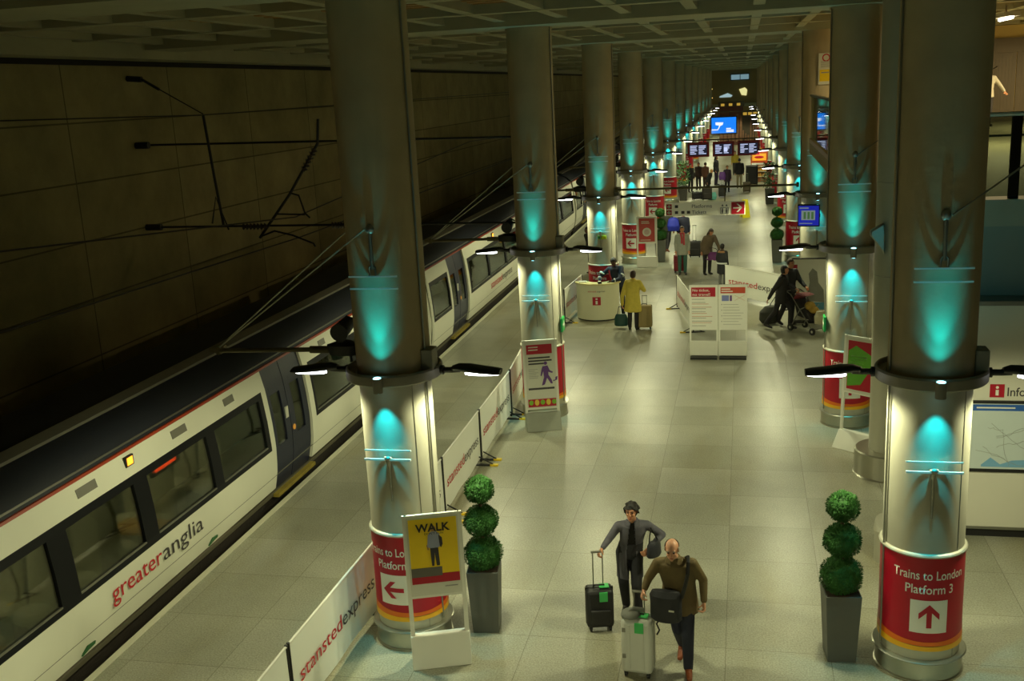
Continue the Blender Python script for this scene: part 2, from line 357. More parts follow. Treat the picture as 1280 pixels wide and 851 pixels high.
def coach(label, Y0, Y1, bands, doors, full=True):
    """bands: (y0, y1, [(window y0, y1), ...]); doors: (y0, y1)"""
    t = thing('train_coach', label, 'train', (0, 0, 0), 0, 'coaches of the train at the platform')
    b = MB(); cuts = sorted(doors); edges = [Y0] + [e for d in cuts for e in d] + [Y1]
    for a, c_ in zip(edges[0::2], edges[1::2]):
        skin(b, a, c_, 0.16, 0.90); skin(b, a, c_, 1.93, 2.25)
        ys = [a] + [e for q in bands if q[0] >= a - 0.01 and q[1] <= c_ + 0.01 for e in q[:2]] + [c_]
        for p, q in zip(ys[0::2], ys[1::2]):
            if q - p > 0.01: skin(b, p, q, 0.90, 1.93)
    for z in (0.42,): skin(b, Y0 + 0.02, Y0 + 0.021, z, z + 0.01)
    # end walls and far side shell
    far = -10.54
    b.box(far - 0.05, far, Y0, Y1, 0.1, 0.95); b.box(far - 0.05, far, Y0, Y1, 1.9, 2.3)
    for yy in (Y0, Y1 - 0.05): b.prism([(far, 0.1), (-7.90, 0.16), (-7.82, 0.9), (-7.98, 2.3), (far, 2.3)], 'y', yy, yy + 0.05)
    b.build('body_shell', tw, t)
    # roof
    b = MB(); prof = [(-7.95, 2.25), (-8.02, 2.36), (-8.2, 2.52), (-8.5, 2.66), (-9.15, 2.74), (-9.8, 2.66), (-10.1, 2.52), (-10.35, 2.3), (-10.3, 2.22), (-9.15, 2.6), (-8.3, 2.4)]
    b.prism(prof, 'y', Y0, Y1); b.build('roof', troof, t)
    b = MB(); b.prism([(-8.44, 2.64), (-8.62, 2.69), (-8.62, 2.73), (-8.44, 2.68)], 'y', Y0 + 0.3, Y1 - 0.3); b.build('roof_strip', tgrey, t)
    b = MB(); skin(b, Y0, Y1, 2.25, 2.28, 0.012, 0.03, 2); b.build('cant_stripe', tstripe, t)
    b = MB(); b.prism([(-7.975, 2.32), (-7.99, 2.34), (-8.005, 2.335), (-7.99, 2.315)], 'y', Y0, Y1); b.build('gutter_rail', steel_dark, t)
    # lower seam of the body side
    b = MB(); skin(b, Y0, Y1, 0.40, 0.408, 0.003, 0.02, 1)
    for d in cuts: pass
    b.build('skirt_seam', tgrey, t)
    for q in bands:
        b = MB(); y = q[0]
        ws = q[2]
        skin(b, q[0], q[1], 0.90, 1.00, 0.006, 0.05, 1); skin(b, q[0], q[1], 1.82, 1.93, 0.006, 0.05, 1)
        es = [q[0]] + [e for w_ in ws for e in w_] + [q[1]]
        for p, r_ in zip(es[0::2], es[1::2]):
            if r_ - p > 0.005: skin(b, p, r_, 1.0, 1.82, 0.006, 0.05)
        fr = b.build('window_band', tband, t)
        for wy0, wy1 in ws:
            g = MB(); pane(g, wy0 - 0.02, wy1 + 0.02, 0.98, 1.84, -0.02); g.build('window_pane', tglass, fr)
            g = MB(); skin(g, wy0, wy1, 0.985, 1.005, 0.012, 0.02, 1); g.build('window_sill', steel_dark, fr)
    for d0, d1 in cuts:
        b = MB(); mid = (d0 + d1) / 2
        for a, c_ in ((d0, mid - 0.01), (mid + 0.01, d1)):
            for p, q, z0, z1 in ((a, a + 0.2, 0.1, 2.25), (c_ - 0.2, c_, 0.1, 2.25), (a + 0.2, c_ - 0.2, 0.1, 0.85), (a + 0.2, c_ - 0.2, 1.75, 2.25)):
                skin(b, p, q, z0, z1, -0.05, 0.04)
        dr = b.build('door', tnavy, t)
        for a, c_ in ((d0, mid), (mid, d1)):
            g = MB(); pane(g, a + 0.18, c_ - 0.18, 0.83, 1.77, -0.07); g.build('door_pane', tglass, dr)
        g = MB(); x_ = side_x(1.25) - 0.03; g.cyl((x_ - 0.03, mid + 0.1, 0.98), (x_ + 0.005, mid + 0.1, 0.98), 0.05); g.build('door_button', emit_mat('door_button', (220, 150, 40), 0.5) if 'door_button' not in MATS else MATS['door_button'], dr)
        g = MB(); g.box(x_ - 0.03, x_ - 0.008, mid - 0.16, mid - 0.06, 1.22, 1.42); g.build('door_notice', offwhite, dr)
        g = MB(); g.box(-7.98, -7.80, d0 - 0.02, d1 + 0.02, 0.0, 0.06); g.build('door_step', mat('step_yellow', (150, 132, 48), 0.7, 0, 0.4, 8), t)
    # equipment under the floor
    b = MB(); y = Y0 + 0.4
    random.seed(int(Y0 * 10))
    b.box(-10.3, -7.98, Y0 + 0.1, Y1 - 0.1, -0.25, 0.0)
    while y < Y1 - 1.4:
        l = random.uniform(0.7, 1.6); b.box(-8.6, -7.95 - random.uniform(0, 0.08), y, y + l, -1.0 + random.uniform(0, 0.3), -0.25); y += l + random.uniform(0.15, 0.6)
    b.build('underframe', tunder, t)
    for yb in (Y0 + 3.0, Y1 - 3.0):
        b = MB()
        for dy in (-1.25, 1.25):
            for xx in (-8.45, -9.88): b.cyl((xx - 0.06, yb + dy, -0.96), (xx + 0.06, yb + dy, -0.96), 0.42, n=24)
        b.box(-8.35, -8.2, yb - 1.8, yb + 1.8, -1.0, -0.7); b.build('bogie', blackm, t)
    # saloon
    b = MB(); b.box(-10.5, -7.9, Y0 + 0.1, Y1 - 0.1, 0.02, 0.08); b.box(-10.5, -8.05, Y0 + 0.1, Y1 - 0.1, 2.2, 2.24)
    b.box(-10.52, -10.5, Y0 + 0.1, Y1 - 0.1, 0.08, 0.95); b.box(-10.52, -10.5, Y0 + 0.1, Y1 - 0.1, 1.85, 2.2); b.build('saloon_lining', tin, t)
    b = MB(); b.box(-10.53, -10.51, Y0 + 0.1, Y1 - 0.1, 0.93, 1.9); b.build('far_window', tband, t)
    return t
def seat_mesh():
    b = MB()
    b.loft([((0, 0.0, 0.43), 0.23, 0.21), ((0, 0.0, 0.50), 0.24, 0.23), ((0, 0, 0.55), 0.20, 0.19)], 16)
    b.loft([((0, 0.20, 0.46), 0.20, 0.05), ((0, 0.25, 0.85), 0.21, 0.055), ((0, 0.29, 1.15), 0.195, 0.045), ((0, 0.30, 1.22), 0.16, 0.04), ((0, 0.305, 1.25), 0.10, 0.03)], 16)
    b.box(-0.03, 0.03, -0.1, 0.1, 0.0, 0.45)
    return b.mesh('seat')
SEAT = seat_mesh()
def seats(t, spots):
    for x, y, d in spots:
        o = bpy.data.objects.new('seat', SEAT); C.objects.link(o); o.parent = t; o.location = (x, y, 0.20); o.rotation_euler = (0, 0, 0 if d > 0 else PI)
        if not SEAT.materials:
            SEAT.materials.append(tseat); SEAT.polygons.foreach_set('use_smooth', [True] * len(SEAT.polygons)); SEAT.set_sharp_from_angle(angle=0.8)
cA = coach('nearest white train coach, red and grey lettering under its dark window band', 0.6, 24.45,
           [(2.0, 15.28, [(6.4, 7.9), (8.1, 9.62), (9.98, 11.42), (11.74, 13.36), (13.62, 15.14)]), (17.22, 23.9, [(17.3, 19.3), (19.55, 21.4), (21.65, 23.6)])], [(15.45, 17.02)])
sp = []
for y in (6.4, 8.35, 9.95, 10.85, 12.75, 14.2): sp += [(-8.44, y, 1), (-8.90, y, 1), (-9.70, y, 1), (-10.18, y, 1)]
for y in (7.3, 9.15, 11.8): sp += [(-8.44, y, -1), (-8.90, y, -1), (-10.1, y, -1)]
for y in (18.2, 19.3, 20.4): sp += [(-8.25, y, 1), (-8.75, y, 1)]
seats(cA, sp)
for yy in (8.6, 13.0):
    l = bpy.data.lights.new('saloon_light', 'AREA'); l.shape = 'RECTANGLE'; l.size = 0.25; l.size_y = 3.8; l.energy = 30; l.color = (1, 0.9, 0.55); o = bpy.data.objects.new('saloon_light', l); C.objects.link(o); o.parent = cA; o.location = (-9.2, yy, 2.15)
for y0, x0 in ((12.1, -8.55), (8.55, -8.55)):
    b = MB(); b.box(x0 - 0.28, x0 + 0.5, y0, y0 + 0.5, 0.76, 0.80); b.box(x0 + 0.3, x0 + 0.36, y0 + 0.2, y0 + 0.28, 0.08, 0.76); b.build('table', ttable, cA)
for y0, y1 in ((10.35, 10.75), (12.55, 12.95), (14.1, 14.42), (7.9, 8.3), (17.9, 18.2)):
    b = MB(); skin(b, y0, y1, 2.05, 2.16, 0.008, 0.03, 1); b.build('vent_grille', tgrey, cA)
b = MB(); b.box(-7.905, -7.87, 11.38, 11.56, 2.06, 2.2); o = b.build('side_lamp', blackm, cA)
b = MB(); b.box(-7.872, -7.862, 11.41, 11.53, 2.08, 2.18); b.build('lamp_lens', emit_mat('amber_lens', (255, 160, 40), 2.5), o)
b = MB(); b.box(-7.95, -7.90, 11.98, 12.72, 1.68, 1.82); o = b.build('destination_display', blackm, cA)
b = MB(); random.seed(3); y = 12.06
while y < 12.58:
    l = random.choice((0.02, 0.035, 0.05)); b.box(-7.898, -7.894, y, y + l, 1.73, 1.775 + random.choice((0, 0.015))); y += l + 0.012
b.build('display_text', emit_mat('display_orange', (255, 70, 20), 5.0), o)
def train_text(t, s, y0, y1, z, h, m, bold=0.0):
    o = lettering(s, (side_x(z + h / 2) + 0.008, y0, z), (0, 1, 0), (0, 0, 1), y1 - y0, h, m, t, bold); return o
train_text(cA, 'greater', 10.55, 11.73, 0.565, 0.235, ink_red); train_text(cA, 'anglia', 11.76, 12.86, 0.565, 0.235, ink_dark)
for y0 in (9.9, 13.05):
    b = MB(); b.prism([(y0, 0.19), (y0 + 0.12, 0.27), (y0 + 0.28, 0.25), (y0 + 0.26, 0.22), (y0 + 0.12, 0.21)], 'x', -7.84, -7.815)
    b.build('jacking_mark', mat('green_mark', (40, 96, 50), 0.5), cA)
cB = coach('second white train coach, seen between the two nearest left columns', 24.95, 48.6,
           [(25.02, 26.72, [(25.1, 26.62)]), (28.86, 39.4, [(29.0, 31.2), (31.4, 33.6), (33.8, 36.2), (36.4, 39.2)]), (42.4, 48.2, [(42.5, 45), (45.3, 48.0)])], [(26.9, 28.62), (40.0, 41.7)])
seats(cB, [(x, y, 1) for y in (25.5, 29.6, 30.6, 31.6, 32.6, 33.6, 34.6) for x in (-8.25, -8.75)])
train_text(cB, 'stansted', 31.3, 32.85, 0.56, 0.24, ink_red); train_text(cB, 'express', 32.9, 34.4, 0.56, 0.24, ink_dark)
b = MB(); b.box(-7.905, -7.87, 32.2, 32.4, 2.06, 2.2); o = b.build('side_lamp', blackm, cB)
b = MB(); b.box(-7.872, -7.862, 32.23, 32.37, 2.08, 2.18); b.build('lamp_lens', MATS['amber_lens'], o)
coach('third white train coach, beyond the second gap', 49.0, 72.6, [(49.2, 51, [(49.3, 50.9)]), (53.2, 63.5, [(53.4, 58), (58.3, 63.2)]), (66.6, 72, [(66.8, 71.8)])], [(51.2, 52.9), (64.2, 65.9)])
coach('fourth white train coach, far down the platform', 73.0, 97.0, [(77.2, 88, [(77.4, 82.5), (82.8, 87.8)]), (91, 96, [(91.2, 95.8)])], [(75.2, 76.9), (88.6, 90.3)])
# gangway bellows between the coaches belong to the coach in front
for par, y0, y1 in ((cA, 24.5, 24.93), (cB, 48.65, 48.97)):
    b = MB(); n = 6
    for i in range(n):
        ya = y0 + (y1 - y0) * i / n; b.box(-10.0, -8.3 + (0.05 if i % 2 else 0), ya, ya + (y1 - y0) / n, -0.1, 2.3)
    b.build('gangway_bellows', blackm, par)
    b = MB()
    for z in (0.2, 0.5, 0.8): b.tube([(-8.02, y0 - 0.04, z), (-7.96, (y0 + y1) / 2, z - 0.08), (-8.02, y1 - 0.02, z)], 0.025)
    b.build('jumper_cable', blackm, par)

# ------------------------------------------------------------------ overhead line equipment
t = thing('catenary_frame', 'dark overhead line frame of rods and struts before the tunnel wall', 'overhead line frame')
b = MB(); b.tube([(-12.15, 20, 5.88), (-4.46, 20.4, 5.72)], 0.022); b.cyl((-12.5, 20, 5.88), (-12.2, 20, 5.88), 0.07); b.build('upper_rod', blackm, t)
b = MB(); b.tube([(-12.15, 20, 4.15), (-4.46, 20.4, 4.02)], 0.022); b.cyl((-12.5, 20, 4.15), (-12.15, 20, 4.15), 0.07); b.build('lower_rod', blackm, t)
def insulator(p0, p1, par, k=7, r=0.075):
    p0 = Vector(p0); p1 = Vector(p1); b = MB(); b.cyl(p0, p1, 0.035)
    for i in range(k): 
        q = p0 + (p1 - p0) * ((i + 0.5) / k); d = (p1 - p0).normalized() * 0.018; b.cyl(q - d, q + d, r, 0.04, 14)
    return b.build('insulator', mat('insulator_brown', (50, 34, 24), 0.3), par)
insulator((-10.3, 20.07, 4.11), (-9.75, 20.1, 4.10), t); insulator((-8.35, 20.2, 4.08), (-7.9, 20.22, 4.07), t)
b = MB(); b.tube([(-10.87, 20, 6.44), (-10.8, 20.03, 5.2), (-10.72, 20.05, 4.12)], 0.03); b.tube([(-10.95, 20, 4.2), (-10.82, 20.03, 4.75), (-10.62, 20.06, 4.05)], 0.02); b.build('drop_post', blackm, t)
b = MB(); b.tube([(-8.42, 20.15, 6.25), (-8.48, 20.15, 5.76), (-9.2, 20.15, 4.75), (-9.95, 20.1, 3.86)], 0.03); b.build('diagonal_strut', blackm, t)
insulator((-8.55, 20.15, 5.66), (-8.85, 20.15, 5.22), t, 6)
b = MB(); b.tube([(-9.2, 20.15, 4.78), (-9.0, 20.15, 4.72), (-8.9, 20.15, 4.35), (-8.8, 20.15, 4.25)], 0.02); b.tube([(-9.55, 20.13, 4.35), (-8.9, 20.15, 4.32)], 0.018); b.tube([(-9.95, 20.1, 3.88), (-9.6, 20.1, 4.0), (-9.2, 20.1, 3.9), (-8.75, 20.1, 3.72), (-8.72, 20.1, 3.65)], 0.02); b.build('registration_arm', blackm, t)
b = MB(); b.tube([(-12.17, 20, 7.22), (-10.87, 20, 6.46)], 0.012); b.cyl((-12.5, 20, 7.25), (-12.17, 20, 7.22), 0.06); b.tube([(-12.17, 20, 7.22), (-11.8, 20, 7.0)], 0.03); b.build('stay_wire', blackm, t)
wire_m = mat('copper_wire', (40, 34, 26), 0.5, 0.6)
b = MB(); b.tube([(-9.15, 3, 4.08), (-9.1, 20.1, 3.84), (-9.25, 60, 4.0), (-9.15, 130, 4.0)], 0.014, 6); tag(b.build('contact_wire', wire_m), 'lowest long wire running over the train roof', 'wire')
b = MB(); b.tube([(-9.15, 3, 5.6), (-9.1, 20.1, 4.28), (-9.15, 35, 5.0), (-9.15, 60, 4.4), (-9.15, 130, 4.6)], 0.014, 6)
tag(b.build('messenger_wire', wire_m), 'sagging upper wire running above the contact wire', 'wire')
b = MB(); b.tube([(-10.87, 3, 6.75), (-10.87, 20, 6.44), (-10.87, 60, 6.6)], 0.012, 6); tag(b.build('feeder_wire', wire_m), 'thin high wire along the tunnel wall through the frame top', 'wire')
b = MB(); b.box(-12.5, -12.4, 33, 33.25, 4.4, 5.2); b.cyl((-12.35, 33.1, 4.5), (-12.35, 33.1, 5.2), 0.08); tag(b.build('fire_extinguisher_box', mat('dull_red', (150, 40, 20), 0.5)), 'small red box on the dark tunnel wall', 'box')
# ------------------------------------------------------------------ columns
cable_m = mat('steel_cable', (150, 150, 138), 0.4, 0.7)
plate_m = mat('bright_plate', (226, 226, 220), 0.35, 0.3)
glow_b = blue_lens
def spot(par, loc, target, watt, size, blend=0.6, col=TEAL, rad=0.02):
    l = bpy.data.lights.new('accent_light', 'SPOT'); l.energy = watt; l.color = col; l.spot_size = math.radians(size); l.spot_blend = blend; l.shadow_soft_size = rad
    o = bpy.data.objects.new('accent_light', l); C.objects.link(o); o.parent = par; o.location = loc
    o.rotation_euler = (Vector(target) - Vector(loc)).to_track_quat('-Z', 'Y').to_euler(); return o
LAMP_L = bpy.data.lights.new('lamp_light', 'SPOT'); LAMP_L.spot_size = math.radians(168); LAMP_L.spot_blend = 0.22; LAMP_L.shadow_soft_size = 0.10; LAMP_L.energy = LAMP_W; LAMP_L.color = LAMP_COL
def column(label, pole, arrow, lines, stays=True):
    t = thing('column', label, 'column', (0, 0, 0), 0, 'two rows of columns along the platform')
    b = MB(); b.cyl((0, 0, 3.40), (0, 0, 7.77), 0.44, n=64); b.cyl((0, 0, 7.72), (0, 0, 7.768), 0.455, n=64)
    sh = b.build('shaft', concrete, t)
    b = MB(); b.lathe([(0.43, 0.2), (0.43, 3.40)], 64); cl = b.build('steel_cladding', steel, t)
    b = MB()
    for a in (0.25 * PI - PI / 2, 0.75 * PI - PI / 2, PI / 2): b.box(-0.004, 0.004, -0.002, 0.003, 0.26, 3.38, Matrix.Rotation(a + PI / 2, 4, 'Z') @ Matrix.Translation((0, -0.431, 0)))
    b.build('cladding_seam', steel_dark, cl)
    b = MB(); a = -0.30 if pole else -PI + 0.30; b.tube([(0.45 * math.cos(a), 0.45 * math.sin(a), 0.3), (0.45 * math.cos(a), 0.45 * math.sin(a), 3.38)], 0.012); b.tube([(0.455 * math.cos(a), 0.455 * math.sin(a), 3.5), (0.455 * math.cos(a), 0.455 * math.sin(a), 7.76)], 0.012)
    b.build('conduit', steel_dark, t)
    # printed wrap
    b = MB(); b.lathe([(0.446, 0.44), (0.446, 1.50)], 64); wr = b.build('sign_wrap', red, t)
    b = MB(); b.lathe([(0.43, 1.49), (0.462, 1.49), (0.465, 1.505), (0.455, 1.52), (0.43, 1.53)], 64); b.build('wrap_rim', steel, wr)
    def swoosh(z0f, z1f, r, m):
        n = 64; vs = []; fs = []
        for i in range(n):
            a_ = 2 * PI * i / n; vs += [(r * math.cos(a_), r * math.sin(a_), z0f(a_)), (r * math.cos(a_), r * math.sin(a_), z1f(a_))]
        for i in range(n): k = (i + 1) % n; fs.append((2 * i, 2 * k, 2 * k + 1, 2 * i + 1))
        MB().add(vs, fs).build('swoosh_band', m, wr)
    ph = 0.6 if pole else 0.0
    swoosh(lambda q: 0.44, lambda q: 0.56 + 0.07 * math.sin(q - ph), 0.450, orange)
    swoosh(lambda q: 0.38, lambda q: 0.47 + 0.035 * math.sin(q - ph), 0.453, amber)
    r = 0.4505
    front = -PI / 2 + (-0.16 if pole else 0.05)
    ring_lettering(lines[0], front, 1.235, 0.80, 0.105, r + 0.002, white, wr, 0.010); ring_lettering(lines[1], front, 1.07, 0.52 if len(lines[1]) > 9 else 0.42, 0.105, r + 0.002, white, wr, 0.010)
    # white arrow square
    n = 10; wd = 0.40; vs = []; fs = []
    for i in range(n + 1):
        a_ = front + (i / n - 0.5) * wd / r; vs += [(r * math.cos(a_), r * math.sin(a_), 0.60), (r * math.cos(a_), r * math.sin(a_), 0.99)]
    for i in range(n): fs.append((2 * i, 2 * i + 2, 2 * i + 3, 2 * i + 1))
    MB().add(vs, fs).build('arrow_panel', white, wr)
    def wrapP(u, v): a_ = front + u / (r + 0.005); return ((r + 0.005) * math.cos(a_), (r + 0.005) * math.sin(a_), v)
    cz = 0.795; ht = 0.13; s_ = 0.028
    segs = [[(-s_, -ht), (s_, -ht), (s_, ht - 0.02), (-s_, ht - 0.02)], [(0, ht + 0.02), (-0.11, ht - 0.09), (-0.11, ht - 0.16), (0, ht - 0.05)], [(0, ht + 0.02), (0, ht - 0.05), (0.11, ht - 0.16), (0.11, ht - 0.09)]]
    b = MB()
    for sg in segs:
        if arrow == 'left': sg = [(-v, u) for u, v in sg]
        nn = 6; pp = []
        for i in range(nn + 1):
            for j in range(nn + 1):
                s1, s2 = i / nn, j / nn; q = [sg[0][c_] * (1 - s1) * (1 - s2) + sg[1][c_] * s1 * (1 - s2) + sg[2][c_] * s1 * s2 + sg[3][c_] * (1 - s1) * s2 for c_ in (0, 1)]
                pp.append(wrapP(q[0], cz + q[1]))
        b.add(pp, [(i * (nn + 1) + j, (i + 1) * (nn + 1) + j, (i + 1) * (nn + 1) + j + 1, i * (nn + 1) + j + 1) for i in range(nn) for j in range(nn)])
    b.build('arrow', red, wr)
    # foot
    b = MB(); b.lathe([(0.43, 0.262), (0.495, 0.262), (0.508, 0.25), (0.495, 0.236), (0.468, 0.23), (0.468, 0.03), (0.485, 0.02), (0.485, 0.0)], 64); b.build('base_ring', mat('base_steel', (176, 174, 158), 0.32, 0.85, 0.08), t)
    # collar carrying the lamps
    b = MB(); b.lathe([(0.455, 3.385), (0.56, 3.385), (0.575, 3.40), (0.575, 3.50), (0.56, 3.52), (0.54, 3.52), (0.53, 3.47), (0.455, 3.46), (0.455, 3.385)], 64); co = b.build('collar', collar_m, t)
    b = MB(); b.box(0.40, 0.54, -0.20, 0.02, 3.47, 3.74); b.build('junction_box', collar_m, co, 0.01)
    for s in (-1, 1):
        b = MB(); b.tube([(s * 0.56, 0, 3.45), (s * 0.70, 0, 3.45), (s * 0.80, 0, 3.47)], [0.035, 0.035, 0.05], 10); b.cyl((s * 0.56, 0, 3.45), (s * 0.61, 0, 3.45), 0.055); ar = b.build('lamp_arm', blackm, co)
        b = MB(); b.loft([((s * x_, 0, z_), rx, ry, Matrix.Rotation(PI / 2, 3, 'Y')) for x_, z_, rx, ry in ((0.72, 3.475, 0.03, 0.05), (0.80, 3.485, 0.045, 0.085), (0.92, 3.475, 0.05, 0.115), (1.08, 3.455, 0.042, 0.125), (1.24, 3.44, 0.036, 0.12), (1.30, 3.435, 0.03, 0.10))], 18)
        hd = b.build('lamp_head', blackm, ar)
        b = MB(); b.loft([((s * 1.08, 0, 3.392), 0.19, 0.045), ((s * 1.08, 0, 3.40), 0.215, 0.065), ((s * 1.08, 0, 3.425), 0.215, 0.07)], 20); b.build('lamp_lens', lens_m, hd)
        lo = bpy.data.objects.new('lamp_light', LAMP_L); C.objects.link(lo); lo.parent = hd; lo.location = (s * 1.08, 0, 3.27)
    # teal accent fittings in front; the rear ones are added, unseen
    for s in (-1, 1):
        b = MB(); b.cyl((0, s * 0.615, 3.34), (0, s * 0.615, 3.51), 0.055, n=20); b.box(-0.045, 0.045, min(s * 0.57, s * 0.60), max(s * 0.57, s * 0.60), 3.38, 3.5); fx = b.build('accent_fitting', collar_m, co)
        b = MB(); b.ell((0, s * 0.615, 3.512), 0.045, 0.045, 0.012); b.ell((0, s * 0.615, 3.338), 0.04, 0.04, 0.008); b.build('accent_lens', glow_b, fx)
        if s < 0 or pole is False:
            if s < 0:
                spot(fx, (0, -0.615, 3.53), (0, -0.48, 4.2), UP_W * 0.40, 84, 1.0); spot(fx, (0, -0.615, 3.53), (0, -0.43, 4.7), UP_W * 1.2, 42, 1.0)
                spot(fx, (0, -0.615, 3.32), (0, -0.43, 2.35), DOWN_W * 1.1, 60, 0.75); spot(fx, (0, -0.615, 3.32), (0, -0.45, 1.9), DOWN_W * 0.6, 36, 1.0)
            else: spot(fx, (0, 0.615, 3.53), (0, 1.6, 4.4), UP_W * 1.2, 130, 0.8)  # added rear spot, throws teal onto the fascia behind
    # bracing hardware above and below the collar
    b = MB()
    for z, y_ in ((4.66, -0.475), (4.52, -0.465)): b.box(-0.285, 0.285, y_ - 0.016, y_ + 0.004, z - 0.009, z + 0.009)
    b.build('upper_crossbar', plate_m, t)
    b = MB(); b.tube([(0.0, -0.475, 4.74), (0, -0.46, 5.16)], 0.022); b.ell((0, -0.455, 5.19), 0.05, 0.035, 0.06); b.tube([(-0.035, -0.475, 4.67), (-0.035, -0.475, 4.76), (0, -0.475, 4.80), (0.035, -0.475, 4.76), (0.035, -0.475, 4.67)], 0.012); b.build('upper_clevis_rod', steel_dark, t)
    b = MB(); b.box(-0.285, 0.285, -0.50, -0.475, 2.478, 2.50); b.box(-0.285, 0.285, -0.465, -0.45, 2.585, 2.60); b.build('lower_crossbar', plate_m, t)
    b = MB(); b.ell((0, -0.475, 2.50), 0.05, 0.035, 0.03); b.tube([(0, -0.475, 2.48), (0, -0.45, 2.38), (0, -0.44, 1.95)], [0.03, 0.018, 0.012]); b.build('lower_clevis_rod', steel_dark, t)
    if pole:
        b = MB(); b.tube([(-0.44, 0.0, 3.69), (-1.05, 0, 3.69)], 0.045, 12); b.tube([(-1.0, 0, 3.69), (-2.24, 0, 3.67)], 0.028, 10); b.cyl((-2.26, -0.02, 3.67), (-2.26, 0.06, 3.67), 0.05); b.box(-2.40, -2.26, 0.02, 0.2, 3.64, 3.70); po = b.build('pole', mat('pole_bronze', (96, 88, 62), 0.5, 0.3), t)
        b = MB(); b.tube([(-0.06, -0.46, 5.19), (-2.24, -0.02, 3.72)], 0.010, 6); b.tube([(-0.42, 0.10, 5.16), (-2.26, 0.04, 3.72)], 0.010, 6); b.build('stay_cable', cable_m, t)
        b = MB(); b.cyl((-0.60, -0.16, 3.93), (-0.60, 0.14, 3.98), 0.11, 0.085, 20); b.tube([(-0.60, -0.1, 4.05), (-0.55, 0, 4.10), (-0.47, 0.05, 4.05), (-0.60, 0.1, 4.07)], 0.012); b.tube([(-0.60, 0, 3.9), (-0.60, 0, 3.72)], 0.02); b.build('loudspeaker', blackm, po)
        b = MB(); b.loft([((-0.60, -0.02, 3.64), 0.20, 0.10), ((-0.60, -0.02, 3.76), 0.22, 0.12), ((-0.60, -0.02, 3.80), 0.10, 0.08)], 16); b.build('cable_box', blackm, po)
    elif stays:
        b = MB(); b.tube([(0.06, -0.46, 5.19), (0.9, -0.2, 5.75), (2.4, 0.02, 6.6)], 0.010, 6); b.build('stay_cable', cable_m, t)
    return t
ORD = ['first', 'second', 'third', 'fourth', 'fifth', 'sixth', 'seventh', 'eighth', 'ninth', 'tenth', 'eleventh', 'twelfth', 'thirteenth']
protoL = column('nearest left-row column, behind the yellow WALK poster stand', True, 'left', ('Trains to London', 'Platform'))
protoR = column('nearest right-row column with red band reading Platform 3 and an up arrow', False, 'up', ('Trains to London', 'Platform 3'))
LX = -4.05; RX_ = 1.97
lab = {('L', 1): 'second left-row column, behind the stand with the purple walking figure', ('R', 1): 'second right-row column, its red band half behind the grey pipe post',
       ('L', 2): 'third left-row column, behind the curved information desk', ('R', 2): 'third right-row column, carrying the hanging blue screen and the poster',
       ('L', 3): 'fourth left-row column, red band with left arrow behind the small poster stand'}
protoL.location = (LX, LY[0], 0); protoR.location = (RX_, RY[0], 0)
dup(protoL, (LX, 1.5, 0), None, 'left-row column standing below the viewpoint, outside the picture'); dup(protoR, (RX_, 1.5, 0), None, 'right-row column standing below the viewpoint, outside the picture')
for i in range(1, 13):
    dup(protoL, (LX, LY[i], 0), None, lab.get(('L', i), '%s concrete column from the front in the left row' % ORD[i]))
    dup(protoR, (RX_, RY[i], 0), None, lab.get(('R', i), '%s concrete column from the front in the right row' % ORD[i]))

# slim grey pipe post with a steel drum foot
t = thing('pipe_post', 'smooth pale grey post on a steel drum foot behind the nearest right column', 'post', (2.40, 17.5, 0))
b = MB(); b.cyl((0, 0, 0.40), (0, 0, 7.85), 0.31, n=48); b.build('shaft', mat('post_grey', (168, 166, 146), 0.4, 0.1, 0.05), t)
b = MB(); b.lathe([(0.31, 0.43), (0.52, 0.43), (0.54, 0.41), (0.54, 0.02), (0.56, 0.0)], 48); b.build('drum_foot', MATS['base_steel'], t)
b = MB()
for z in (3.4, 4.9): b.lathe([(0.311, z), (0.314, z + 0.006), (0.311, z + 0.012)], 48)
b.build('joint_ring', steel_dark, t)
b = MB(); b.prism([(-0.42, 4.16), (-0.22, 4.28), (-0.2, 4.1), (-0.2, 3.78), (-0.28, 3.9), (-0.42, 4.08)], 'y', -0.34, -0.18); b.build('bracket', steel_dark, t, 0.02)
# bin
t = thing('litter_bin', 'short steel bin with sloping lid tucked behind the nearest right column', 'bin', (2.0, 14.05, 0))
b = MB(); b.lathe([(0.0, 0.0), (0.21, 0.0), (0.21, 0.44)], 32); b.build('body', steel, t)
b = MB(); b.loft([((0, 0, 0.44), 0.225, 0.225), ((0, 0, 0.47), 0.225, 0.225), ((0, 0.03, 0.56), 0.20, 0.20, Matrix.Rotation(0.3, 3, 'X'))], 32); b.build('lid', steel, t)

# ------------------------------------------------------------------ cross bars, hanging signs, screens
bar_m = MATS['pole_bronze']
def bar(y, z, label, x0=-3.59, x1=1.51):
    b = MB(); b.tube([(x0, y, z), (x1, y, z)], 0.03, 10); b.cyl((x0 - 0.01, y, z), (x0 + 0.06, y, z), 0.07); b.cyl((x1 - 0.06, y, z), (x1 + 0.01, y, z), 0.07)
    return tag(b.build('cross_bar', bar_m), label, 'bar', 'bars spanning the walkway between the columns')
bar((LY[2] + RY[2]) / 2, 3.68, 'bar across the walkway above the Platforms and Tickets sign')
bar((LY[4] + RY[4]) / 2, 3.98, 'bar across the walkway above the three red-framed departure screens')
bar(79.2, 4.35, 'dark bar high across the walkway above the blue screen')
ys = (LY[2] + RY[2]) / 2
t = thing('hanging_sign', 'pale hanging sign reading Platforms and Tickets with a red arrow', 'sign', (0, ys, 0))
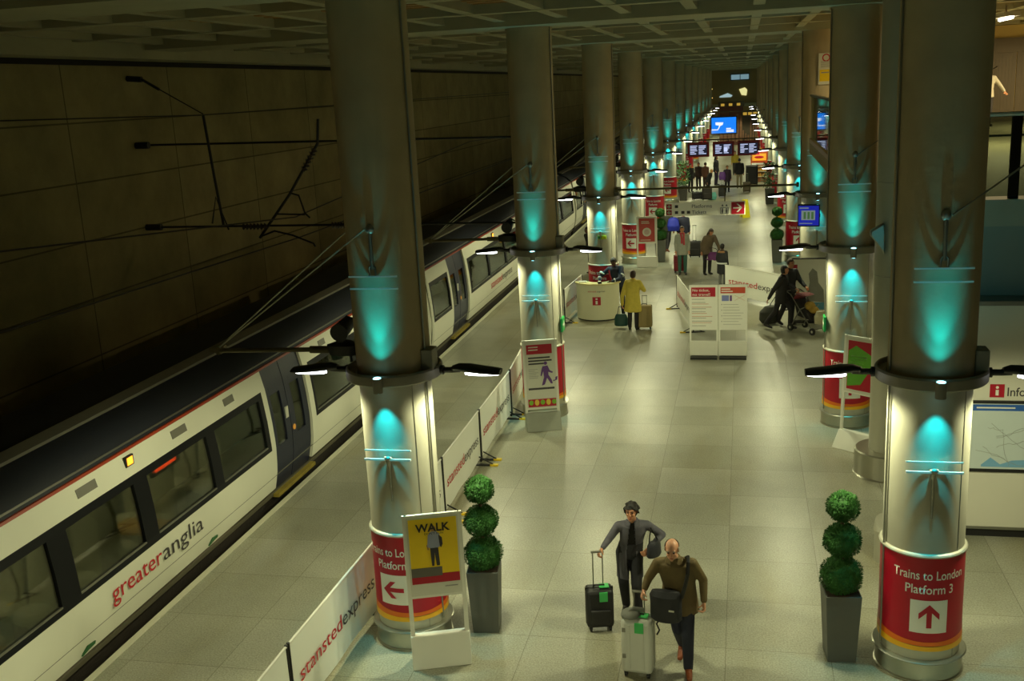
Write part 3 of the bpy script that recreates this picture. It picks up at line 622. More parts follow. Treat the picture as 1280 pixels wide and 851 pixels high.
b = MB(); b.box(-2.18, 0.06, -0.04, 0.04, 2.89, 3.27); pn = b.build('sign_panel', mat('sign_beige_glow', (252, 250, 226), 0.5, 0, 0.03, emit=0.035), t, 0.008)  # faint emission added to the beige so the panel looks brighter
def flat(name, x0, x1, z0, z1, y, m, par, th=0.004):
    b = MB(); b.box(x0, x1, y - th, y, z0, z1); return b.build(name, m, par, smooth=False)
for z in (3.09, 2.92):
    flat('red_square', -2.14, -1.99, z, z + 0.14, -0.041, red, pn); flat('square_mark', -2.09, -2.04, z + 0.03, z + 0.11, -0.046, white, pn); flat('square_mark', -2.115, -2.015, z + 0.055, z + 0.085, -0.046, white, pn)
lettering('Platforms', (-1.42, -0.045, 3.11), (1, 0, 0), (0, 0, 1), 0.56, 0.10, ink_dark, pn); lettering('Tickets', (-1.42, -0.045, 2.94), (1, 0, 0), (0, 0, 1), 0.40, 0.10, ink_dark, pn)
for x, z in ((-1.90, 3.12), (-1.90, 2.95), (-1.72, 2.95), (-1.56, 2.95)): flat('pictogram', x, x + 0.09, z, z + 0.08, -0.045, ink_dark, pn)
b = MB()
for x in (-0.62, -0.40): b.box(x - 0.006, x + 0.006, -0.047, -0.043, 2.93, 3.10); 
b.box(-0.62, -0.40, -0.047, -0.043, 3.09, 3.10); b.box(-0.62, -0.40, -0.047, -0.043, 2.925, 2.935)
for x in (-0.565, -0.455):
    b.cyl((x, -0.047, 3.06), (x, -0.043, 3.06), 0.018, n=12); b.box(x - 0.022, x + 0.022, -0.047, -0.043, 2.98, 3.035); b.box(x - 0.015, x + 0.015, -0.047, -0.043, 2.94, 2.98); b.prism([(x - 0.03, 3.14), (x + 0.03, 3.14), (x, 3.2)], 'y', -0.047, -0.043)
b.build('lift_symbol', ink_dark, pn)
flat('arrow_square', -0.32, 0.04, 2.91, 3.25, -0.041, red, pn)
b = MB(); b.box(-0.27, -0.03, -0.05, -0.046, 3.065, 3.10); b.prism([(-0.02, 3.083), (-0.13, 3.20), (-0.18, 3.20), (-0.07, 3.083), (-0.18, 2.965), (-0.13, 2.965)], 'y', -0.05, -0.046); b.build('arrow', white, pn)
b = MB()
for x in (-1.8, -0.5): b.tube([(x, 0, 3.27), (x, 0, 3.65)], 0.014)
b.build('hanger', bar_m, t)
# departure screens
ym = (LY[4] + RY[4]) / 2
scr_dark = emit_mat('screen_dark', (24, 26, 44), 0.9); scr_line = emit_mat('screen_lines', (190, 200, 235), 1.0)
maroon = mat('screen_frame_maroon', (140, 24, 34), 0.5)
for k, (x0, x1, pos) in enumerate(((-2.5, -1.52, 'leftmost'), (-1.36, -0.40, 'middle'), (-0.24, 0.74, 'rightmost'))):
    t = thing('departure_screen', 'red-framed departure screen, %s of the three hung over the walkway' % pos, 'screen', (x0, ym, 0), 0, 'departure screens over the walkway')
    wd = x1 - x0; random.seed(k + 20)
    b = MB(); b.box(0, wd, -0.06, 0.10, 3.22, 3.88); b.build('frame', maroon, t, 0.01)
    sc = flat('screen', 0.09, wd - 0.09, 3.30, 3.78, -0.061, scr_dark, t)
    b = MB()
    for half in (0, 1):
        z = 3.74
        for r_ in range(6):
            xs = 0.12 + half * (wd - 0.2) / 2; b.box(xs, xs + random.uniform(0.15, 0.34), -0.069, -0.065, z - 0.035, z); z -= 0.07
    if k == 1: b.box(0.5, 0.66, -0.069, -0.065, 3.42, 3.62)
    b.build('screen_text', scr_line, sc)
    b = MB()
    for x in (0.25, wd - 0.25): b.tube([(x, 0.02, 3.88), (x, 0.02, 3.97)], 0.02)
    b.build('hanger', blackm, t)
t = thing('video_screen', 'bright blue video screen with white shapes hung above the departure screens', 'screen', (-2.27, 79.2, 0))
b = MB(); b.box(-0.08, 1.85, -0.05, 0.15, 2.72, 4.03); b.build('frame', blackm, t)
sc = flat('screen', 0, 1.77, 2.82, 3.95, -0.051, emit_mat('screen_blue', (20, 120, 230), 1.1), t)
b = MB(); b.prism([(0.02, 3.12), (0.42, 3.10), (0.5, 3.22), (0.55, 3.38), (0.30, 3.42), (0.28, 3.62), (0.86, 3.60), (0.80, 3.42), (0.62, 3.34), (0.56, 3.2), (0.46, 3.04), (0.02, 3.05)], 'y', -0.06, -0.055)
for z in (3.10, 2.98, 2.88): b.box(1.06, 1.6 if z < 3 else 1.4, -0.06, -0.055, z, z + 0.08)
b.build('screen_graphic', emit_mat('screen_white', (235, 240, 255), 1.0), sc)
b = MB()
for x in (0.5, 1.3): b.tube([(x, 0.05, 4.03), (x, 0.05, 4.35)], 0.025)
b.build('hanger', blackm, t)
# screen on the third right column
t = thing('information_screen', 'blue information screen mounted on the third right-row column', 'screen', (1.74, RY[2] - 0.62, 2.93), math.radians(-8))
b = MB(); b.box(-0.29, 0.29, -0.04, 0.06, -0.30, 0.30); b.box(-0.05, 0.05, 0.06, 0.16, -0.1, 0.1); b.box(0.22, 0.30, 0.0, 0.06, -0.05, 0.05); b.build('casing', blackm, t, 0.01)
sc = flat('screen', -0.265, 0.265, -0.265, 0.265, -0.041, emit_mat('tv_blue', (24, 36, 175), 0.6), t)
b = MB(); b.box(-0.19, 0.17, -0.05, -0.046, -0.12, 0.14); b.box(-0.24, 0.0, -0.05, -0.046, 0.19, 0.22); b.box(-0.24, 0.1, -0.05, -0.046, -0.22, -0.20); b.build('screen_picture', emit_mat('tv_picture', (140, 155, 150), 0.5), sc)
b = MB()
for x in (-0.10, 0.0, 0.1): b.box(x - 0.03, x + 0.03, -0.056, -0.052, -0.09, 0.1)
b.build('screen_text', emit_mat('tv_green', (70, 110, 60), 0.6), sc)
# yellow-lit kiosk stand
t = thing('snack_kiosk', 'small kiosk with glowing amber header on the right of the far walkway', 'kiosk', (1.0, 70.5, 0))
b = MB(); b.box(-0.5, 0.55, -0.35, 0.35, 0, 1.1); b.build('counter', mat('kiosk_brown', (120, 74, 40), 0.6, 0, 0.3, 5), t, 0.02)
b = MB()
for z in (0.35, 0.7, 1.0): b.box(-0.45, 0.5, -0.42, -0.35, z, z + 0.03)
b.build('shelf', offwhite, t)
random.seed(5); b = MB()
for z in (0.38, 0.73):
    for k in range(9): b.box(-0.43 + k * 0.1, -0.36 + k * 0.1, -0.41, -0.36, z, z + random.uniform(0.1, 0.2))
o = b.build('packets', mat('packets', (190, 150, 60), 0.5, 0, 0.6, 8), t); o['kind'] = 'stuff'
b = MB(); b.box(-0.52, 0.57, -0.3, 0.3, 1.25, 1.95)
b.box(-0.5, -0.45, -0.3, -0.25, 1.1, 1.25); b.box(0.5, 0.55, -0.3, -0.25, 1.1, 1.25); b.build('header', mat('header_red', (160, 60, 20), 0.5), t)
flat('lit_panel', -0.42, 0.47, 1.4, 1.85, -0.301, emit_mat('amber_panel', (240, 160, 20), 1.0), t)
b = MB(); b.ell((0.02, -0.31, 1.62), 0.3, 0.012, 0.09); b.build('panel_lettering', red, t)
# far shops
def shop(label, x0, x1, y, h, col, seed):
    random.seed(seed); t = thing('shop_front', label, 'shop', (0, y, 0)); b = MB(); b.box(x0, x1, 0, 0.6, 0, h); b.build('shop_body', mat('shop_' + str(seed), col, 0.6, 0, 0.3, 2), t)
    b = MB()
    for i in range(6):
        x = x0 + (x1 - x0) * i / 6; b.box(x + 0.05, x + (x1 - x0) / 6 - 0.05, -0.12, 0, 0.3, 0.3 + random.uniform(0.8, h - 0.8))
    b.build('display_panel', mat('shop_panel_' + str(seed), (120, 84, 60), 0.6, 0, 0.6, 3), t)
    b = MB(); b.box(x0 - 0.1, x1 + 0.1, -0.25, 0.1, h - 0.5, h); b.build('fascia', mat('shop_fascia_' + str(seed), (86, 70, 44), 0.6, 0, 0.3, 2), t)
    b = MB()
    for i in range(3):
        x = x0 + (x1 - x0) * (i + 0.2) / 3; b.box(x, x + 0.35, -0.28, -0.25, h - 0.4, h - 0.15)
    b.build('fascia_mark', emit_mat('shop_sign_' + str(seed), (200, 160, 60), 0.7), t)
shop('dark shop front beyond the blue screen, on the right', -0.1, 1.3, 102.8, 3.7, (70, 58, 40), 41)
shop('reddish shop front filling the far end of the walkway', -2.4, 0.0, 112, 4.4, (96, 52, 40), 42)
b = MB(); b.prism([(-2.9, 4.5), (-1.5, 4.5), (-1.3, 4.7), (-1.9, 5.0), (-2.9, 4.65)], 'y', 136.5, 136.6); tag(b.build('lit_sign', emit_mat('far_sign', (170, 200, 205), 0.7)), 'pale lit sign high on the far end wall', 'sign')
b = MB(); b.prism([(-0.2, 4.7), (0.4, 4.6), (0.5, 5.3), (0.2, 5.6), (-0.5, 5.4)], 'y', 136.5, 136.6); tag(b.build('lit_sign', emit_mat('far_sign_warm', (225, 220, 150), 0.9)), 'warm lit panel beside the pale sign on the far end wall', 'sign')
far_lamp = emit_mat('far_lamp', (255, 220, 120), 2.0)
for x, z, wh in ((-4.2, 5.6, 'upper'), (-4.2, 4.5, 'lower')):
    b = MB(); b.ell((x, 136.56, z), 0.45, 0.06, 0.06); tag(b.build('wall_lamp', far_lamp), 'small yellow lamp on the far end wall, the %s one' % wh, 'lamp')

# ------------------------------------------------------------------ upper level on the right
bal_glass = glass_mat('balustrade_glass', (0.50, 0.56, 0.50), 0.25)
t = thing('balustrade', 'glass balustrade on the landing by the third right column', 'balustrade')
b = MB(); b.box(1.74, 1.755, 22.3, 28.9, 4.9, 6.08); b.build('glass_panel', bal_glass, t)
b = MB(); b.box(1.70, 1.79, 22.2, 28.9, 6.08, 6.13); b.build('handrail', steel_dark, t)
b = MB(); b.box(1.70, 1.79, 22.2, 28.9, 4.9, 5.0); b.build('shoe_rail', mat('shoe_brown', (170, 140, 100), 0.4, 0.3), t)
for y in (23.5, 24.6, 25.7, 26.8, 27.9, 28.85):
    b = MB(); b.box(1.76, 1.79, y - 0.02, y + 0.02, 4.9, 6.08); b.build('post', steel_dark, t)
t = thing('balustrade', 'glass balustrade on the upper floor at the right edge', 'balustrade')
P0 = Vector((2.95, 15.2, 4.88)); P1 = Vector((5.2, 15.05, 4.88)); 
b = MB(); b.box(2.95, 10.5, 15.05, 15.065, 4.9, 5.95); b.build('glass_panel', bal_glass, t)
b = MB(); b.tube([(2.9, 15.06, 5.98), (10.5, 15.06, 5.98)], 0.03); b.tube([(2.9, 15.1, 5.7), (10.5, 15.1, 5.7)], 0.015); b.build('handrail', steel, t)
for x in (3.55, 5.2, 6.9):
    b = MB(); b.box(x - 0.06, x + 0.06, 15.08, 15.16, 4.86, 5.98); b.build('post', blackm, t)
t = thing('notice_poster', 'white and yellow notice fixed high on the third right column', 'poster', (0, RY[2] - 0.47, 0))
b = MB(); b.box(1.93, 2.6, -0.03, 0.0, 6.36, 7.16); b.build('poster_board', offwhite, t)
flat('yellow_field', 1.96, 2.57, 6.44, 6.74, -0.031, yellow, t)
b = MB(); b.lathe([(0.07, -0.002), (0.10, -0.002)], 24); o = b.build('ring_mark', ink_red, t, rot=(PI / 2, 0, 0), loc=(2.12, -0.034, 7.04))
b = MB()
for k in range(5): b.box(1.99, 2.4 - 0.05 * (k % 2), -0.034, -0.031, 6.80 + 0.035 * k, 6.812 + 0.035 * k)
b.box(2.0, 2.2, -0.036, -0.033, 6.65, 6.68); b.build('text_lines', ink_grey, t)
# lift front upstairs
b = MB(); b.box(6.5, 10.8, 36.9, 37.2, 4.86, 7.85); struct('wall_lift', b, mat('lift_wall', (214, 190, 120), 0.6, 0, 0.08, 1))
t = thing('lift_entrance', 'grey metal lift doors upstairs at the right edge', 'lift', (8.35, 36.9, 4.86))
lm = mat('lift_metal', (92, 82, 64), 0.5, 0.1, 0.12, 4)
b = MB(); b.box(-0.75, -0.5, -0.1, 0, 0, 2.6); b.box(0.85, 1.1, -0.1, 0, 0, 2.6); b.box(-0.5, 0.85, -0.1, 0, 2.15, 2.6); b.build('frame', lm, t)
for x in (-0.5, 0.18):
    b = MB(); b.box(x + 0.005, x + 0.665, -0.04, 0, 0, 2.15)
    for k in range(6): b.box(x + 0.05 + k * 0.1, x + 0.06 + k * 0.1, -0.046, -0.04, 0.05, 2.1)
    b.build('door', lm, t)
t = thing('ceiling_light', 'bright strip light under the upper ceiling at the right edge', 'light', (5.62, 25.5, 7.60))
b = MB(); b.box(-0.17, 0.17, -0.6, 0.6, 0.03, 0.12); b.tube([(0, 0, 0.1), (0, 0, 0.30)], 0.02); b.build('housing', offwhite, t)
b = MB(); b.cyl((0, -0.55, 0.01), (0, 0.55, 0.01), 0.045); b.build('tube', emit_mat('strip_light', (255, 246, 220), 8.0), t)
l = bpy.data.lights.new('strip_area', 'AREA'); l.shape = 'RECTANGLE'; l.size = 0.2; l.size_y = 1.1; l.energy = 300; l.color = (1, 0.80, 0.40); o = bpy.data.objects.new('strip_area', l); C.objects.link(o); o.parent = t; o.location = (0, 0, -0.05)
t2 = dup(t, (9.4, 32.0, 7.60), None, 'unseen strip light added upstairs to brighten the lift wall')  # extra copy added out of view to light the lift wall
# ------------------------------------------------------------------ information wall on the right
t = thing('information_board', 'white information wall with a blue-topped area map, right of the nearest column', 'board', (0, 14.95, 0))
b = MB(); b.box(2.55, 7.2, 0.0, 0.35, 0.14, 3.42); b.build('panel', mat('board_white', (214, 212, 196), 0.45, 0, 0.03, 1), t, 0.01)
b = MB(); b.box(2.55, 7.2, 0.04, 0.31, 0.0, 0.14); b.build('kickboard', blackm, t)
b = MB(); b.box(2.55, 7.2, -0.02, 0.36, 3.42, 3.48); b.build('top_trim', steel_dark, t)
b = MB(); b.box(2.55, 7.2, -0.012, 0.0, 0.13, 0.17); b.build('bottom_trim', steel_dark, t)
mp = flat('map_frame', 3.13, 5.5, 1.02, 2.07, -0.02, blackm, t, 0.03)
mm = flat('map_sheet', 3.15, 5.47, 1.07, 2.03, -0.051, mat('map_pale', (196, 208, 206), 0.35, 0, 0.03), mp)
flat('map_header', 3.15, 5.47, 1.93, 2.02, -0.056, ink_blue, mm); flat('header_text', 3.20, 3.7, 1.965, 1.985, -0.061, white, mm)
random.seed(12); b = MB()
for k in range(16):
    x = random.uniform(3.2, 4.6); z = random.uniform(1.25, 1.8); pts = [(x, z)]; gx = random.choice((0.12, 0.06, 0.02)); gz = random.uniform(-0.09, 0.09)
    for j in range(7): x += gx + random.uniform(-0.03, 0.03); z += gz + random.uniform(-0.03, 0.03); z = min(max(z, 1.12), 1.88); pts.append((x, z))
    b.tube([(px, -0.057, pz) for px, pz in pts], 0.0035, 4)
b.build('map_roads', mat('map_grey', (150, 156, 152), 0.5), mm)
b = MB(); b.prism([(3.3, 1.13), (3.42, 1.24), (3.55, 1.14), (3.7, 1.2), (4.0, 1.22), (4.3, 1.26), (4.3, 1.1), (3.3, 1.1)], 'y', -0.058, -0.054); b.build('map_water', mat('map_blue', (120, 170, 205), 0.4), mm)
flat('icon_square', 3.37, 3.56, 2.11, 2.30, -0.004, red, t); flat('icon_stem', 3.445, 3.485, 2.14, 2.22, -0.009, white, t)
b = MB(); b.cyl((3.465, -0.011, 2.255), (3.465, -0.008, 2.255), 0.02); b.build('icon_dot', white, t)
lettering('Information', (3.60, 0, 2.13), (1, 0, 0), (0, 0, 1), 0.74, 0.125, ink_dark, t, 0.01)

# ------------------------------------------------------------------ barriers
banner_m = mat('banner_white', (238, 240, 230), 0.5, 0, 0.06, 1.2)
def barrier(label, a, b_, text=True, h=1.0, z0=0.10, feet='yellow'):
    ax, ay = a; bx, by = b_; L = math.hypot(bx - ax, by - ay); rz = math.atan2(by - ay, bx - ax)
    t = thing('banner_barrier', label, 'barrier', (ax, ay, 0), rz, 'white banner barriers')
    b = MB(); n = 14; random.seed(int(ax * 100 + ay * 10)); 
    ph = random.uniform(0, 6); up = []; 
    xs = [0.02 + (L - 0.04) * i / n for i in range(n + 1)]
    vs = []
    for s in (-1, 1):
        for x in xs:
            wv = 0.010 * math.sin(x * 5 + ph); vs += [(x, wv + s * 0.004, z0), (x, wv * 0.6 + s * 0.004, (z0 + h) / 2), (x, s * 0.004, h)]
    k = 3 * (n + 1); fs = []
    for i in range(n):
        for j in (0, 1):
            p = 3 * i + j; fs += [(p, p + 3, p + 4, p + 1), (k + p + 1, k + p + 4, k + p + 3, k + p)]
        p = 3 * i; fs += [(p + 2, p + 5, k + p + 5, k + p + 2), (p, k + p, k + p + 3, p + 3)]
    b.add(vs, fs); bn = b.build('banner', banner_m, t)
    b = MB(); b.tube([(0, 0, h), (L, 0, h)], 0.016); b.build('top_rail', white, t)
    for x in (0.0, L):
        b = MB(); b.tube([(x, 0, 0.03), (x, 0, h + 0.02)], 0.02); p = b.build('post', blackm, t)
        xx = min(max(x, 0.12), L - 0.12)
        b = MB(); b.hull8([(xx - 0.035, -0.34, 0), (xx + 0.035, -0.34, 0), (xx + 0.035, 0.34, 0), (xx - 0.035, 0.34, 0)], [(xx - 0.03, -0.30, 0.025), (xx + 0.03, -0.30, 0.025), (xx + 0.03, 0.30, 0.025), (xx - 0.03, 0.30, 0.025)])
        b.tube([(xx, -0.25, 0.025), (xx, 0, 0.16), (xx, 0.25, 0.025)], 0.014); f = b.build('foot', blackm, t)
        if feet == 'yellow':
            b = MB(); b.box(xx - 0.036, xx + 0.036, -0.345, -0.2, 0.0, 0.03); b.build('foot_marking', yellow_tape, f)
    if text:
        W = L * 0.86; x0 = L * 0.07
        lettering('stansted', (x0, -0.012, h * 0.44), (1, 0, 0), (0, 0, 1), W * 0.52, 0.19, ink_red, bn); lettering('express', (x0 + W * 0.535, -0.012, h * 0.44), (1, 0, 0), (0, 0, 1), W * 0.465, 0.19, ink_dark, bn)
    return t
barrier('banner barrier cut by the bottom edge, nearest in the left line', (-4.72, 6.5), (-4.72, 9.12))
barrier('banner barrier reading stansted express, left of the nearest left column', (-4.72, 9.17), (-4.68, 11.80))
barrier('banner barrier half hidden behind the nearest left column', (-4.68, 12.30), (-4.66, 14.84))
barrier('banner barrier in the middle of the left line, under the street lamp', (-4.66, 14.89), (-4.68, 17.36))
barrier('banner barrier next before the second left column', (-4.68, 17.41), (-4.70, 20.06))
barrier('banner barrier running behind the second left column', (-4.70, 20.12), (-4.88, 22.6))
barrier('banner barrier at the left end of the curved desk', (-5.0, 28.75), (-4.85, 31.2))
barrier('banner barrier edge-on at the left of the double notice stand', (-1.93, 30.9), (-1.30, 27.6))
barrier('wide banner barrier behind the pushchair couple', (-0.55, 32.6), (1.35, 30.45))

# ------------------------------------------------------------------ poster stands
def stand(name, label, loc, rz, wd, top, bot, lean=0.10, box_h=0.40, box_d=0.36, front=0.08, frame=white, box_m=white, cat='sign stand'):
    """two uprights, a poster frame between top and bot, a sloped weighted foot"""
    t = thing(name, label, cat, loc, rz); sh = lambda z: lean * z
    for x in (-wd / 2, wd / 2):
        b = MB(); b.hull8([(x - 0.025, -0.02, 0.03), (x + 0.025, -0.02, 0.03), (x + 0.025, 0.02, 0.03), (x - 0.025, 0.02, 0.03)], [(x - 0.025, sh(top) - 0.02, top), (x + 0.025, sh(top) - 0.02, top), (x + 0.025, sh(top) + 0.02, top), (x - 0.025, sh(top) + 0.02, top)]); b.build('upright', frame, t)
    for z in (top - 0.03, bot):
        b = MB(); b.box(-wd / 2, wd / 2, sh(z) - 0.02, sh(z) + 0.02, z - 0.02, z + 0.03); b.build('cross_rail', frame, t)
    b = MB(); b.hull8([(-wd / 2 - 0.03, -front, 0.0), (wd / 2 + 0.03, -front, 0.0), (wd / 2 + 0.03, box_d - front, 0.0), (-wd / 2 - 0.03, box_d - front, 0.0)], [(-wd / 2 - 0.03, sh(box_h) - 0.05, box_h), (wd / 2 + 0.03, sh(box_h) - 0.05, box_h), (wd / 2 + 0.03, sh(box_h) + 0.05, box_h), (-wd / 2 - 0.03, sh(box_h) + 0.05, box_h)]); b.build('foot_box', box_m, t, 0.012)
    ang = math.atan(lean); F = Matrix.Translation((0, -0.022, 0)) @ Matrix.Shear('YZ', 4, (0, 0)) if False else None
    g = bpy.data.objects.new('poster', None)
    b = MB(); b.box(-wd / 2 + 0.02, wd / 2 - 0.02, -0.012, 0.012, 0, (top - bot) / math.cos(ang) - 0.04)
    po = b.build('poster', offwhite, t, loc=(0, sh(bot + 0.01) - 0.012, bot + 0.01), rot=(-ang, 0, 0))
    bpy.data.objects.remove(g)
    return t, po, wd - 0.04, (top - bot) / math.cos(ang) - 0.04
Y0 = -0.013
def bars(par, x0, z0, rows, wmax, dz, m, seed=1, th=0.012, short=0.4):
    random.seed(seed); b = MB()
    for r_ in range(rows):
        b.box(x0, x0 + wmax * (1 - short * random.random()), Y0 - 0.006, Y0 - 0.003, z0 - r_ * dz, z0 - r_ * dz + th)
    return b.build('text_lines', m, par, smooth=False)
t, po, W, H = stand('poster_stand', 'white stand with yellow WALK poster before the nearest left column', (-3.485, 10.60, 0), math.radians(20), 0.64, 1.90, 0.90, 0.05, 0.42, 0.30, 0.07)
flat('yellow_field', -W / 2 + 0.02, W / 2 - 0.02, 0.16, H - 0.02, Y0, yellow, po)
flat('red_strip', -W / 2 + 0.02, W / 2 - 0.02, 0.15, 0.26, Y0 - 0.003, red, po)
flat('grey_label', -W / 2 + 0.02, 0.08, 0.235, 0.345, Y0 - 0.006, mat('label_grey', (96, 92, 84), 0.5), po)
lettering('WALK', (-0.20, Y0 - 0.006, H - 0.175), (1, 0, 0), (0, 0, 1), 0.40, 0.095, mat('ink_black', (26, 24, 14), 0.5), po, 0.028)
lettering("DON'T RUN", (-0.10, Y0 - 0.006, H - 0.215), (1, 0, 0), (0, 0, 1), 0.22, 0.025, MATS['ink_black'], po, 0.0)
b = MB(); ya, yb = Y0 - 0.008, Y0 - 0.004
b.prism([(-0.075, 0.60), (-0.06, 0.74), (-0.03, 0.78), (0.04, 0.78), (0.075, 0.74), (0.08, 0.60), (0.05, 0.58), (-0.045, 0.58)], 'y', ya, yb); b.build('printed_shirt', mat('print_shirt', (150, 156, 180), 0.5), po)
b = MB(); b.prism([(-0.045, 0.585), (0.05, 0.585), (0.058, 0.38), (0.055, 0.36), (0.02, 0.36), (0.006, 0.52), (-0.008, 0.36), (-0.035, 0.36)], 'y', ya, yb)
b.prism([(0.06, 0.74), (0.10, 0.70), (0.105, 0.62), (0.085, 0.58), (0.07, 0.60)], 'y', ya - 0.002, yb); b.build('printed_trousers', mat('print_dark', (50, 46, 50), 0.5), po)
b = MB(); b.cyl((0.002, ya, 0.815), (0.002, yb, 0.815), 0.034, n=16); b.prism([(-0.085, 0.62), (-0.07, 0.62), (-0.055, 0.56), (-0.075, 0.56)], 'y', ya, yb); b.build('printed_head', mat('print_skin', (170, 126, 76), 0.5), po)
bars(po, -W / 2 + 0.04, 0.30, 2, 0.32, 0.025, ink_grey, 3); bars(po, -W / 2 + 0.04, 0.185, 1, 0.25, 0.03, offwhite, 4); bars(po, 0.1, 0.09, 1, 0.2, 0.03, ink_grey, 5)
# purple walking figure stand
t, po, W, H = stand('poster_stand', 'poster stand with purple walking figure before the second left column', (-3.90, 19.42, 0), math.radians(18), 0.64, 1.80, 0.42, 0.06, 0.34, 0.42, 0.22, white, mat('foot_grey', (150, 154, 140), 0.5))
flat('red_header', -W / 2 + 0.03, W / 2 - 0.06, H - 0.25, H - 0.06, Y0, red, po); bars(po, -W / 2 + 0.07, H - 0.12, 2, 0.28, 0.055, offwhite, 6, 0.02)
bars(po, -W / 2 + 0.06, H - 0.34, 3, 0.50, 0.06, ink_dark, 7, 0.03); bars(po, -W / 2 + 0.06, H - 0.56, 6, 0.2, 0.035, ink_grey, 8, 0.008)
b = MB(); ya, yb = Y0 - 0.008, Y0 - 0.004; ox, oz = 0.10, 0.50
b.cyl((ox, ya, oz + 0.40), (ox, yb, oz + 0.40), 0.035, n=16)
b.prism([(ox - 0.06, oz + 0.34), (ox + 0.04, oz + 0.35), (ox + 0.08, oz + 0.25), (ox + 0.14, oz + 0.22), (ox + 0.13, oz + 0.19), (ox + 0.05, oz + 0.22), (ox + 0.05, oz + 0.16), (ox + 0.11, oz + 0.06), (ox + 0.13, oz - 0.02), (ox + 0.09, oz - 0.02), (ox + 0.02, oz + 0.10), (ox - 0.03, oz - 0.03), (ox - 0.09, oz - 0.05), (ox - 0.04, oz + 0.12), (ox - 0.05, oz + 0.24), (ox - 0.09, oz + 0.14), (ox - 0.11, oz + 0.15), (ox - 0.08, oz + 0.29)], 'y', ya, yb)
b.prism([(ox + 0.14, oz + 0.02), (ox + 0.22, oz + 0.05), (ox + 0.23, oz + 0.12), (ox + 0.19, oz + 0.11), (ox + 0.18, oz + 0.05), (ox + 0.14, oz + 0.05)], 'y', ya, yb); b.build('walking_figure', ink_purple, po)
flat('dark_rule', -W / 2 + 0.04, W / 2 - 0.04, 0.37, 0.41, Y0 - 0.002, ink_dark, po)
flat('red_strip', -W / 2 + 0.02, W / 2 - 0.02, 0.02, 0.18, Y0 - 0.002, red, po)
random.seed(9)
for k in range(5): 
    b = MB(); x = -W / 2 + 0.08 + k * 0.115; b.ell((x, Y0 - 0.006, 0.11), 0.045, 0.004, 0.05 + 0.012 * (k % 2)); b.build('food_picture', mat('fruit_green', (120, 176, 40), 0.5) if k % 2 == 0 else mat('fruit_gold', (220, 190, 70), 0.5), po)
# red poster stand before the fourth column
t, po, W, H = stand('poster_stand', 'white stand with a red poster before the fourth left column', (-3.46, 38.2, 0), 0, 0.70, 1.88, 0.90, 0.02, 0.40)
flat('poster_field', -W / 2 + 0.04, W / 2 - 0.04, 0.04, H - 0.04, Y0, mat('dusty_red', (176, 62, 52), 0.5, 0, 0.1), po)
b = MB(); b.cyl((0, Y0 - 0.01, H * 0.42), (0, Y0 - 0.004, H * 0.42), 0.16, n=28); b.build('clock_picture', offwhite, po); b = MB(); b.cyl((0, Y0 - 0.014, H * 0.42), (0, Y0 - 0.009, H * 0.42), 0.10, n=24); b.build('clock_face', mat('dusty_pale', (190, 170, 160), 0.5), po)
bars(po, -0.2, H - 0.17, 2, 0.36, 0.06, offwhite, 10, 0.025); bars(po, -0.24, 0.09, 1, 0.46, 0.06, offwhite, 11, 0.02)
# leaning poster stand beside the second right column
t, po, W, H = stand('poster_stand', 'white stand with red and green poster, half hidden by the pipe post', (2.02, 18.65, 0), math.radians(-38), 0.66, 2.05, 1.02, 0.05, 0.30, 0.40, 0.25)
flat('poster_field', -W / 2 + 0.05, W / 2 - 0.05, 0.05, H - 0.05, Y0, red, po)
b = MB(); b.prism([(-0.25, 0.1), (0.02, 0.16), (0.22, 0.5), (0.2, 0.72), (-0.1, 0.86), (-0.25, 0.75)], 'y', Y0 - 0.006, Y0 - 0.003); b.build('green_shape', mat('leaf_green_print', (90, 160, 40), 0.5), po)
bars(po, -0.20, H - 0.35, 5, 0.36, 0.055, offwhite, 13, 0.03)
